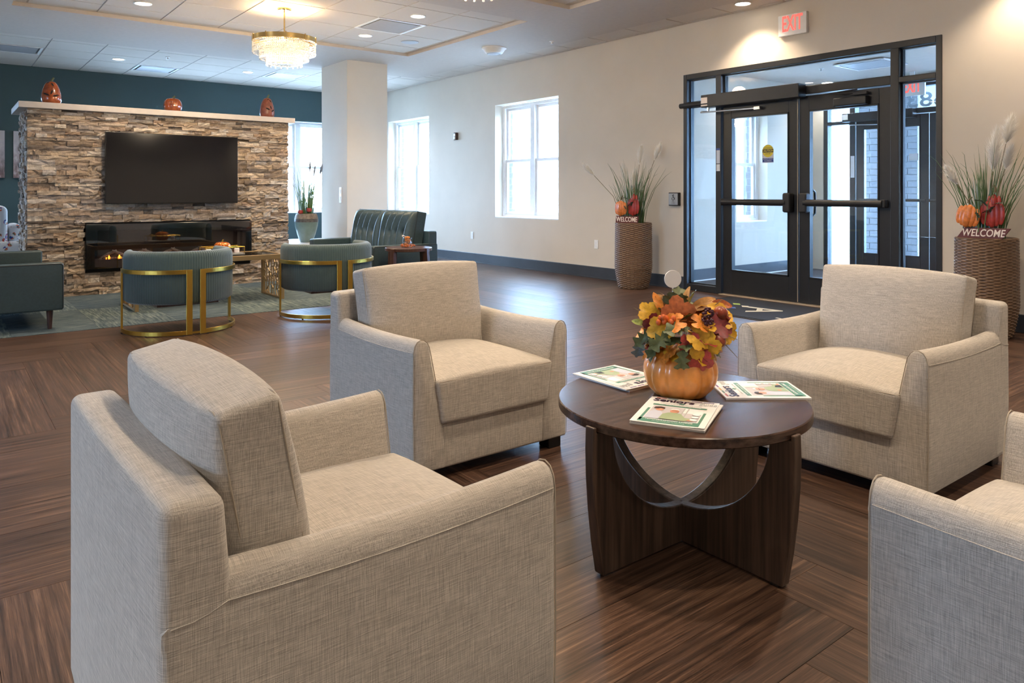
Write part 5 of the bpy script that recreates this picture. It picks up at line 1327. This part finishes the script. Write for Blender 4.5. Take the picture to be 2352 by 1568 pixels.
def flat_pumpkin(parent, name, m, mrib, w_, h_, c, n=5, dep=0.012, tilt=0):
    prt = None
    for k in range(n):
        f_ = (k - (n-1)/2)/((n-1)/2); cx = f_*w_*0.60; rx = w_*(0.42 - 0.12*abs(f_)); rz = h_*(1 - 0.22*abs(f_)); dd = dep*(1.6 - abs(f_))
        pts = []
        mb = MB().add(*ball_data((cx, -dd*0.2, 0), 1.0, 14, 10, (rx, dd, rz))); mb.xf(Matrix.Rotation(tilt, 4, 'Y')); mb.xf(Matrix.Translation(c))
        mb.build(name, m, parent, smooth=True)
def planter(label, loc, plumes, rz_sign, sign_label, sign_lean, seed):
    global rp
    rp = random.Random(seed)
    t = thing('wicker_planter', label, 'planter', loc, 0)
    obj('basket', WM, None, t)
    zt = 0.775
    ds = MB().lathe([(0.196, zt-0.06), (0.0005, zt-0.05)], 32, cap=False); ds.build('soil', 'stalk_brown', t)
    tag(blades(85, 0.13, 0.35, 0.86, 0.42, 0.0042, zt-0.06, 6.87-loc[0]).build('grass_blades', 'blade_green', t), 'long arching artificial grass blades', kind='stuff')
    tag(blades(40, 0.06, 0.45, 0.70, 0.12, 0.0050, zt-0.06, 6.87-loc[0]).build('upright_grass', 'blade_green', t), kind='stuff')
    tag(blades(26, 0.10, 0.30, 0.62, 0.10, 0.0035, zt-0.06, 6.87-loc[0]).build('pale_reeds', 'pale_reed', t), kind='stuff')
    for k, (r_, f_, h_, lean, ln, wd) in enumerate(plumes):
        b0 = at(r_*0.25, f_*0.3, zt-0.06); tp = at(r_, f_, h_); md = (b0 + tp)/2 + UP*0.06 - VR*(r_*0.12)
        dirp = (tp - md)
        MB().tube([b0, (b0+md)/2 + UP*0.01, md, tp], [0.004, 0.0035, 0.003, 0.0025], 5).build('stalk', 'stalk_brown', t)
        plume(t, md, tp, ln, wd, seed=seed*10+k)
    s = thing('welcome_sign', sign_label, 'sign', (loc[0], loc[1], 0), 0)
    fwd = Vector((-math.sin(YAW + rz_sign), -math.cos(YAW + rz_sign), 0))
    p = Vector(loc) + fwd*0.130; s.location = (p.x, p.y, zt-0.055); s.scale = (1.2, 1.2, 1.2); s.rotation_euler = (0, 0, -(YAW + rz_sign))
    bd = MB().prism([(-0.135 - sign_lean*0.0, 0.045), (0.135, 0.045), (0.135 + sign_lean*0.05, 0.115), (-0.135 + sign_lean*0.05, 0.115)], 'y', -0.006, 0.006).build('board', 'sign_maroon', s, bevel=0.002)
    text('WELCOME', 0.067, 'letter_cream', bd, loc=(0.024*sign_lean, -0.0072, 0.080), rot=(R(90), 0, 0), ext=0.001, shear=0.22*sign_lean, sx=0.78, bold=0.0008)
    flat_pumpkin(s, 'red_pumpkin_lobe', 'sign_red', None, 0.082, 0.092, (0.075, 0.004, 0.208), 5, 0.014, 0.0)
    flat_pumpkin(s, 'red_pumpkin_lobe', 'sign_red', None, 0.045, 0.05, (0.088, 0.004, 0.285), 3, 0.012, 0.0)
    flat_pumpkin(s, 'orange_pumpkin_lobe', 'sign_orange', None, 0.082, 0.078, (-0.060, -0.014, 0.190), 5, 0.016, 0.22*sign_lean)
    MB().tube([(-0.058, -0.014, 0.275), (-0.052, -0.014, 0.30), (-0.035, -0.014, 0.315)], [0.010, 0.006, 0.005], 6).build('stem', 'stalk_brown', s, smooth=True)
    MB().tube([(0.092, 0.0, 0.345), (0.095, 0.0, 0.37), (0.085, 0.0, 0.39)], [0.011, 0.009, 0.008], 6).build('stem', 'stalk_brown', s, smooth=True)
    for k, (x, z, a, sz) in enumerate(((0.03, 0.21, 40, 0.05), (0.06, 0.25, 120, 0.055), (0.04, 0.285, 160, 0.05), (0.075, 0.215, 70, 0.045), (0.01, 0.175, 100, 0.04), (0.095, 0.27, 20, 0.045))):
        leaf(s, 'oak', 'sign_green', (x, -0.026, z), Vector((math.cos(R(a)), -0.25, math.sin(R(a)))), sz, 0.2)
    pk_ = MB(); pk_.box(-0.10, -0.096, 0.006, 0.010, -0.004, 0.20); pk_.box(0.096, 0.10, 0.006, 0.010, -0.004, 0.24); pk_.build('stake', 'black_rubber', s)
    return t
planter('tall wicker planter of pampas grass between the window and the push plate', (6.535, 6.04, 0),
        [(-0.47, 0.0, 1.34, 0, 0.20, 0.050), (0.25, 0.0, 1.52, 0, 0.22, 0.055), (0.07, 0.0, 1.47, 0, 0.23, 0.055), (-0.09, 0.0, 1.26, 0, 0.22, 0.05), (-0.01, 0.05, 1.18, 0, 0.20, 0.05), (0.02, -0.03, 1.22, 0, 0.20, 0.05)],
        R(84)-YAW, 'maroon welcome sign with pumpkins in the planter under the push plate', 0.15, 31)
planter('tall wicker planter of pampas grass behind the armchair by the doors', (6.56, 2.30, 0),
        [(-0.26, 0.05, 1.20, 0, 0.18, 0.055), (0.02, 0.05, 1.30, 0, 0.34, 0.085), (0.155, 0.0, 1.52, 0, 0.24, 0.075), (0.15, 0.0, 1.32, 0, 0.20, 0.06), (0.27, 0.08, 1.38, 0, 0.22, 0.05)],
        R(92)-YAW, 'maroon slanted welcome sign with pumpkins in the planter behind the armchair', 1.0, 47)

# ------------------------------------------------------------------ ceramic urn with reeds on a white table
wt = thing('white_low_table', 'low white table between the stone wall and the column', 'table', (0, 0, 0))
MB().box(3.78, 4.60, 10.18, 11.35, 0.36, 0.40).build('tabletop', 'white_enamel', wt, bevel=0.004)
for x in (3.83, 4.55):
    for y in (10.23, 11.30): MB().box(x-0.025, x+0.025, y-0.025, y+0.025, 0.003, 0.36).build('leg', 'white_enamel', wt, bevel=0.003)
ur = thing('ceramic_urn', 'aqua glazed ceramic urn with a rough brown rim on the white table', 'vase', (4.315, 10.53, 0.40))
MB().lathe([(0.085, 0), (0.092, 0.004), (0.135, 0.12), (0.165, 0.235), (0.172, 0.30)], 48, cap=True).build('body', 'ceramic_aqua', ur, smooth=True, angle=60)
MB().lathe([(0.172, 0.30), (0.1725, 0.33), (0.170, 0.348)], 48, cap=False, fn=None).build('drip_band', 'ceramic_drip', ur, smooth=True)
MB().lathe([(0.170, 0.348), (0.162, 0.385), (0.148, 0.422), (0.138, 0.425), (0.148, 0.38), (0.0005, 0.37)], 48, cap=False).build('rim', 'ceramic_raw', ur, smooth=True)
rp = random.Random(77)
tag(blades(58, 0.11, 0.30, 0.76, 0.20, 0.0062, 0.37).build('reeds', 'blade_bright', ur), kind='stuff')
tag(blades(26, 0.10, 0.55, 0.90, 0.35, 0.0025, 0.37).build('thin_grass', 'blade_green', ur), kind='stuff')
for k, (r_, h_) in enumerate(((0.05, 1.04), (0.11, 0.98), (0.20, 1.00))):
    b0 = at(r_*0.2, 0, 0.37); tp = at(r_, 0, h_); MB().tube([b0, (b0+tp)/2 + UP*0.03, tp], 0.0025, 4).build('stalk', 'stalk_brown', ur); plume(ur, (b0+tp)/2, tp, 0.16, 0.022 + 0.012*(k == 2), 'plume_grey', 90+k)
for r_ in (-0.055, 0.075): 
    ap = MB().lathe([(0.012, 0.002), (0.036, 0.018), (0.040, 0.038), (0.030, 0.062), (0.008, 0.062), (0.0005, 0.055)], 16).build('apple', 'leaf_red', ur, smooth=True); ap.location = at(r_, 0.115, 0.415 + (0.03 if r_ > 0 else 0))

# ------------------------------------------------------------------ floral armchair, canvases on the teal wall
fc = thing('floral_armchair', 'white armchair upholstered in red and blue floral print beside the stone wall', 'armchair', (0.34, 10.15, 0), R(90))
MB().rbox((0, 0.30, 0.58), (0.33, 0.08, 0.40), 0.07, 6).build('backrest', 'floral_print', fc, smooth=True)
for s in (-1, 1): MB().rbox((s*0.33, 0.0, 0.34), (0.07, 0.34, 0.22), 0.05, 5).build('arm', 'floral_print', fc, smooth=True)
MB().rbox((0, -0.06, 0.27), (0.27, 0.32, 0.15), 0.03, 5).build('base', 'floral_print', fc, smooth=True)
MB().rbox((0, -0.10, 0.46), (0.262, 0.31, 0.065), 0.04, 5).build('seat_cushion', 'floral_print', fc, smooth=True)
MB().rbox((0.0, 0.14, 0.63), (0.22, 0.07, 0.13), 0.06, 5).build('lumbar_pillow', 'floral_print', fc, smooth=True)
for x in (-0.33, 0.33):
    for y in (-0.30, 0.31): MB().lathe([(0.015, 0.003), (0.022, 0.13)], 10, (x, y, 0)).build('leg', 'mahogany', fc)
fc.location = (0.86, 10.82, 0); fc.rotation_euler = (0, 0, R(90))
for x0_, x1_, lab in ((0.25, 0.79, 'botanical canvas print in plum and grey hanging further from the stone wall'), (0.90, 1.44, 'botanical canvas print in plum and grey half hidden behind the stone wall')):
    cv = thing('canvas_print', lab, 'picture', ((x0_+x1_)/2, YB-0.02, 1.72), 0, 'canvas prints on the teal wall')
    MB().box(-(x1_-x0_)/2, (x1_-x0_)/2, -0.015, 0.02, -0.36, 0.36).build('canvas', 'canvas_print', cv, bevel=0.003)
    MB().box(-(x1_-x0_)/2+0.02, (x1_-x0_)/2-0.02, 0.0, 0.0195, -0.345, 0.345).build('stretcher', 'mahogany', cv)

# ------------------------------------------------------------------ chandeliers
def make_chandelier():
    t = thing('chandelier', 'x', 'chandelier', group='crystal drum chandeliers')
    z = lambda v: v - ZC
    MB().lathe([(0.0005, -0.028), (0.070, -0.028), (0.072, -0.024), (0.072, 0.0)], 40).build('canopy', 'brass', t, smooth=True, angle=40)
    MB().tube([(0, 0, -0.028), (0, 0, z(2.78))], 0.008, 10).build('rod', 'brass', t, smooth=True)
    rim = MB(); rim.band([(0.328*math.cos(2*math.pi*i/64), 0.328*math.sin(2*math.pi*i/64), z(2.760)) for i in range(64)], 0.050, 0.010, True)
    for a in (0, 60, 120): rim.band([(0.328*math.cos(R(a)), 0.328*math.sin(R(a)), z(2.775)), (-0.328*math.cos(R(a)), -0.328*math.sin(R(a)), z(2.775))], 0.012, 0.012)
    o = rim.build('rim', 'brass', t, smooth=True, angle=30)
    for k in range(10):
        a = 2*math.pi*k/10; MB().lathe([(0.007, 0), (0.007, 0.062)], 8, (0.334*math.cos(a), 0.334*math.sin(a), z(2.732))).build('rim_stud', 'brass', o, smooth=True)
    for nm, r, zt, zb in (('outer_crystal_tier', 0.322, 2.735, 2.615), ('middle_crystal_tier', 0.250, 2.735, 2.552), ('inner_crystal_tier', 0.182, 2.72, 2.508)):
        mb = MB(); n = int(2*math.pi*r/0.021); nb = int((zt-zb)/0.020)
        for i in range(n):
            a = 2*math.pi*i/n; x, y = r*math.cos(a), r*math.sin(a)
            for j in range(nb):
                zz = z(zt) - (j+0.5)*(zt-zb)/nb; s_ = 0.0085
                mb.add([(x, y, zz+s_*1.15), (x+s_, y, zz), (x, y+s_, zz), (x-s_, y, zz), (x, y-s_, zz), (x, y, zz-s_*1.15)], [(0, 1, 2), (0, 2, 3), (0, 3, 4), (0, 4, 1), (5, 2, 1), (5, 3, 2), (5, 4, 3), (5, 1, 4)])
        mb.band([(r*math.cos(2*math.pi*i/48), r*math.sin(2*math.pi*i/48), z(zb)) for i in range(48)], 0.006, 0.010, True)
        tag(mb.build(nm, 'crystal', t), kind='stuff')
    for i in range(18):
        a = 2*math.pi*i/18; MB().lathe([(0.0008, 0.030), (0.003, 0.020), (0.0095, 0.008), (0.009, 0.002), (0.0008, -0.002)], 8, (0.182*math.cos(a), 0.182*math.sin(a), z(2.482))).build('crystal_drop', 'crystal', t, smooth=True)
    for r, zt, zb, in ((0.205, 2.715, 2.60), (0.13, 2.70, 2.535)):
        MB().lathe([(r, z(zb)), (r, z(zt))], 32, cap=False).build('light_core', 'led_core', t, smooth=True)
    return t
def lamp(kind, name, loc, energy, col, size=0.12, spot=None, rot=(0, 0, 0), blend=0.6, parent=None):
    l = bpy.data.lights.new(name, kind); l.energy = energy; l.color = col
    if kind == 'AREA': l.shape = 'DISK'; l.size = size
    else: l.shadow_soft_size = size
    if kind == 'SPOT': l.spot_size = R(spot); l.spot_blend = blend
    o = bpy.data.objects.new(name, l); COL.objects.link(o); o.location = loc; o.rotation_euler = rot
    if parent is not None: o.parent = parent
    return o
C0 = make_chandelier(); C0.location = (2.915, 7.71, ZC); C0['label'] = 'brass and crystal drum chandelier hanging above the gold coffee table seating'
C1 = copy_tree(C0); C1.location = (2.90, 4.12, ZC); C1['label'] = 'brass and crystal drum chandelier in the ceiling tray above the linen armchairs'
for c in (C0, C1):
    lamp('POINT', 'chandelier_glow', (c.location.x, c.location.y, 2.87), CHAND_W*0.16, (1.0, 0.72, 0.40), 0.12)
    lamp('POINT', 'chandelier_glow', (c.location.x, c.location.y, 2.40), CHAND_W*0.55, (1.0, 0.80, 0.54), 0.12)

# ------------------------------------------------------------------ ceiling fixtures
DLM = None
def downlight(x, y, z, label, group, e=DOWN_W, spot=130, col=WARM, lamp_on=True):
    global DLM
    t = thing('downlight', label, 'ceiling light', (x, y, z), 0, group)
    if DLM is None:
        DLM = (MB().lathe([(0.088, 0.0), (0.088, -0.006), (0.078, -0.008), (0.072, -0.003), (0.072, 0.0)], 32, cap=False).mesh('trim_ring', True, 50), MB().lathe([(0.072, -0.0035), (0.0005, -0.0035)], 32, cap=False).mesh('lens'))
    obj('trim_ring', DLM[0], 'white_plastic', t); obj('lens', DLM[1], 'downlight_lens', t)
    if lamp_on: lamp('SPOT', 'downlight_beam', (x, y, z-0.02), e, col, 0.07, spot)
for x, y, lab in ((4.213, 7.12, 'round recessed downlight in the chandelier tray between the air return and the dropped beam'), (4.213, 8.40, 'round recessed downlight in the chandelier tray beside the ceiling speaker'), (1.672, 8.40, 'round recessed downlight in the chandelier tray above the television'), (1.672, 7.12, 'round recessed downlight in the chandelier tray above the barrel chair')): downlight(x, y, ZC, lab, None)
g2 = 'recessed downlights in the tray over the armchairs'
for x, y in ((4.213, 3.62), (4.213, 4.89), (1.672, 4.89), (1.672, 3.62)): downlight(x, y, ZC, 'round recessed downlight in the ceiling tray over the linen armchairs', g2)
g3 = 'recessed downlights in the tray behind the armchairs'
for x, y in ((4.213, 0.52), (1.672, 0.52), (4.213, 1.79), (1.672, 1.79)): downlight(x, y, ZC, 'round recessed downlight in the ceiling tray away from the fireplace', g3)
for x, y, lab in ((2.085, 12.115, 'round recessed downlight near the teal wall above the middle pumpkin'), (3.975, 12.115, 'round recessed downlight near the teal wall between the chandelier and the diffuser by the column'), (0.195, 12.115, 'round recessed downlight near the teal wall above the canvas prints'), (5.865, 12.115, 'round recessed downlight in the tile ceiling behind the column')): downlight(x, y, ZC, lab, None, e=DOWN_W*0.55, col=(1.0, 0.93, 0.84))
downlight(6.60, 4.57, ZC, 'round recessed downlight washing the wall above the exit doors', None, e=DOWN_W*0.8, spot=115)
downlight(6.60, 2.05, ZC, 'round recessed downlight washing the wall above the slanted welcome sign', None, e=DOWN_W*0.8, spot=115)
for x in (-2.6, -4.6):  # unseen lounge downlights, added to brighten the armchair backs
    for y in (0.5, 3.6, 6.8, 10.0): downlight(x, y, ZS, 'added unseen downlight in the open lounge ceiling', 'added unseen downlights over the open lounge', e=DOWN_W*1.9, col=(1.0, 0.91, 0.80))
for x in (-0.6, 1.67, 4.21, 6.2):  # downlights added behind the camera to fill the dark armchair sides
    for y in (-1.9, -3.6): downlight(x, y, ZS, 'added unseen fill downlight in the ceiling behind the armchairs', 'added fill downlights behind the armchairs', e=DOWN_W*1.2, col=(1.0, 0.88, 0.72))
# vestibule
for x, y in ((8.40, 5.58), (10.1, 5.58), (8.40, 3.48), (10.1, 3.48), (8.28, 4.15)): downlight(x, y, VZ, 'round recessed downlight in the entrance vestibule ceiling', 'recessed downlights in the vestibule', e=VEST_W, col=(1.0, 0.95, 0.88))
def square_vent(label, x, y, z, s=0.60, m='diffuser_grey', group=None):
    t = thing('air_diffuser', label, 'vent', (x, y, z), 0, group)
    fr_ = MB(); h = s/2
    fr_.box(-h, h, -h, -h+0.03, -0.004, 0.010); fr_.box(-h, h, h-0.03, h, -0.004, 0.010); fr_.box(-h, -h+0.03, -h+0.03, h-0.03, -0.004, 0.010); fr_.box(h-0.03, h, -h+0.03, h-0.03, -0.004, 0.010)
    fr_.build('frame', 'white_plastic', t)
    MB().box(-h+0.03, h-0.03, -h+0.03, h-0.03, 0.012, 0.020).build('throat', 'vent_dark', t)
    MB().box(-h+0.055, h-0.055, -h+0.055, h-0.055, -0.006, 0.004).build('face_plate', m, t, bevel=0.004)
square_vent('square perforated air return in the chandelier tray', 4.216, 7.762, ZC, 0.625, 'ceiling_grid_metal')
square_vent('square plaque air diffuser in the tile ceiling beyond the blank end of the mantel', 0.825, 12.115, ZC)
square_vent('square plaque air diffuser in the tile ceiling above the middle of the mantel', 2.715, 12.745, ZC)
square_vent('square plaque air diffuser in the tile ceiling near the column', 4.605, 12.115, ZC)
square_vent('large square air diffuser in the vestibule ceiling', 9.0, 4.42, VZ-0.021, 0.62)
spk = thing('ceiling_speaker', 'round grey ceiling speaker grille in the chandelier tray', 'speaker', (4.85, 8.40, ZC))
MB().lathe([(0.115, 0.0), (0.115, -0.006), (0.105, -0.009), (0.0005, -0.012)], 32, cap=False).build('grille', 'diffuser_grey', spk, smooth=True, angle=40)
ap_ = thing('ceiling_dome', 'white round detector dome on the dropped ceiling by the window wall', 'detector', (5.83, 7.88, ZS))
MB().lathe([(0.165, 0), (0.165, -0.014), (0.150, -0.022), (0.118, -0.070), (0.105, -0.078), (0.0005, -0.080)], 48, cap=False).build('body', 'white_plastic', ap_, smooth=True, angle=35)
MB().lathe([(0.100, -0.079), (0.085, -0.086), (0.070, -0.083), (0.050, -0.088), (0.0005, -0.088)], 40, cap=False).build('lens_ring', 'diffuser_grey', ap_, smooth=True, angle=35)
for x, y, z, lab in ((6.16, 7.09, ZS, 'small pendent sprinkler head on the dropped ceiling by the window wall'), (2.62, 11.5, ZC, 'small pendent sprinkler head in the tile ceiling near the teal wall'), (8.9, 5.0, VZ, 'small pendent sprinkler head in the vestibule ceiling')):
    s_ = thing('sprinkler_head', lab, 'sprinkler', (x, y, z)); MB().lathe([(0.032, 0), (0.030, -0.005), (0.010, -0.008), (0.008, -0.03), (0.0005, -0.03)], 20, cap=False).build('escutcheon', 'white_plastic', s_, smooth=True)
    MB().lathe([(0.018, -0.034), (0.018, -0.031)], 12).build('deflector', 'steel', s_)

# ------------------------------------------------------------------ wall fixtures
ex = thing('exit_sign', 'white exit sign with red letters on the wall above the entrance doors', 'exit sign', (XW, 4.165, 2.848))
MB().box(-0.045, -0.001, -0.158, 0.158, -0.108, 0.108).build('housing', 'white_plastic', ex, bevel=0.006)
text('EXIT', 0.225, 'exit_red', ex, loc=(-0.0465, 0.0, 0.006), rot=FACE_IN, ext=0.001, sx=0.50, bold=0.003)
ex2 = thing('exit_sign', 'exit sign with red letters hanging over the outer vestibule doors', 'exit sign', (VX-0.35, 4.385, 2.51))
MB().box(-0.02, 0.02, -0.16, 0.16, -0.11, 0.11).build('housing', 'white_plastic', ex2, bevel=0.004)
MB().box(-0.012, 0.012, -0.03, 0.03, 0.11, VZ-2.51-0.001).build('hanger', 'white_plastic', ex2)
text('EXIT', 0.225, 'exit_red', ex2, loc=(-0.0215, 0.0, 0.004), rot=FACE_IN, ext=0.001, sx=0.50, bold=0.003)
ad = thing('push_plate', 'square push plate with wheelchair symbol on the wall beside the doors', 'door button', (XW, 5.70, 1.057))
MB().box(-0.045, -0.001, -0.075, 0.075, -0.078, 0.078).build('box', 'black_rubber', ad, bevel=0.006)
pp = MB().box(-0.052, -0.0455, -0.066, 0.066, -0.068, 0.068).build('plate', 'plate_grey', ad, bevel=0.003)
ic = MB(); ic.tube([(-0.053, 0.0 + 0.018*math.cos(R(a)), 0.006 + 0.018*math.sin(R(a))) for a in range(100, 420, 20)], 0.0032, 5); ic.tube([(-0.053, 0.0, 0.018), (-0.053, -0.004, 0.034), (-0.053, 0.010, 0.046)], 0.005, 6); ic.add(*ball_data((-0.053, -0.006, 0.050), 0.0065, 8, 6)); ic.tube([(-0.053, -0.002, 0.024), (-0.053, -0.022, 0.016), (-0.053, -0.026, -0.004)], 0.003, 5)
ic.build('wheelchair_symbol', 'caution_black', pp)
text('PUSH', 0.014, 'caution_black', pp, loc=(-0.0525, 0, -0.028), rot=FACE_IN, ext=0.0003); text('TO OPEN', 0.012, 'caution_black', pp, loc=(-0.0525, 0, -0.046), rot=FACE_IN, ext=0.0003)
for y, z, lab in ((9.924, 0.438, 'white duplex power outlet low on the wall under the strobe'), (7.037, 0.447, 'white duplex power outlet low on the wall beside the wicker planter')):
    o = thing('power_outlet', lab, 'outlet', (XW, y, z)); pl_ = MB().box(-0.007, -0.001, -0.036, 0.036, -0.058, 0.058).build('cover_plate', 'white_plastic', o, bevel=0.002)
    for s in (-1, 1):
        rc = MB().rbox((-0.0075, 0, s*0.022), (0.0015, 0.017, 0.0145), 0.001, 2).build('receptacle', 'white_enamel', pl_)
so = thing('fire_strobe', 'small brown wall strobe between the two tall windows', 'alarm', (XW, 10.374, 2.085))
MB().rbox((-0.027, 0, 0), (0.026, 0.038, 0.063), 0.012, 4).build('housing', 'mahogany', so, smooth=True)
MB().rbox((-0.056, 0.0, -0.03), (0.008, 0.024, 0.026), 0.006, 3).build('lens', 'white_plastic', so, smooth=True); MB().rbox((-0.054, 0, 0.026), (0.004, 0.02, 0.02), 0.003, 3).build('grille', 'steel', so, smooth=True)
sw = thing('light_switch', 'double white switch plate on the side of the column', 'switch', (4.665, 10.10, 1.10))
MB().box(-0.007, -0.001, -0.04, 0.04, -0.115, 0.115).build('plate', 'white_plastic', sw, bevel=0.002)
for s in (-1, 1): MB().box(-0.012, -0.0075, -0.016, 0.016, s*0.055-0.033, s*0.055+0.033).build('rocker', 'white_enamel', sw, bevel=0.002)
# card reader on the vestibule wall
cr = thing('push_plate', 'small push plate box on the vestibule wall beyond the glass doors', 'door button', (9.75, VY1, 1.06))
MB().box(-0.06, 0.06, -0.045, -0.001, -0.07, 0.07).build('box', 'black_rubber', cr, bevel=0.005); MB().box(-0.052, 0.052, -0.052, -0.0455, -0.06, 0.06).build('plate', 'steel', cr)

# ------------------------------------------------------------------ entrance mat
mt = thing('entrance_mat', 'dark navy entrance mat with a cream lettered logo in front of the doors', 'mat', (0, 0, 0))
MX0, MX1, MY0, MY1 = 5.72, 6.78, 3.0, 4.86
MB().box(MX0, MX1, MY0, MY1, 0.0005, 0.006).build('rubber_border', 'mat_edge', mt, bevel=0.002)
pile = MB().box(MX0+0.03, MX1-0.03, MY0+0.03, MY1-0.03, 0.006, 0.010).build('pile', 'mat_navy', mt)
text('A', 0.46, 'mat_cream', pile, loc=(6.22, 4.09, 0.0105), rot=(0, 0, R(-60)-R(90)), ext=0.0006, bold=0.006, sx=1.1)
MB().band([(5.93, 3.76, 0.0105), (5.87, 3.55, 0.0105)], 0.03, 0.001, up=(1, 0, 0)).build('emblem_bar', 'mat_cream', pile)
for k, (x, y) in enumerate(((6.35, 4.47), (6.28, 4.32), (6.12, 4.36))):
    pts = [(x - 0.02, y - 0.06), (x + 0.05, y), (x + 0.02, y + 0.06), (x - 0.05, y)]
    MB().prism(pts, 'z', 0.0102, 0.0108).build('emblem_leaf', ('mat_lime', 'mat_cream', 'caution_blue')[k], pile)
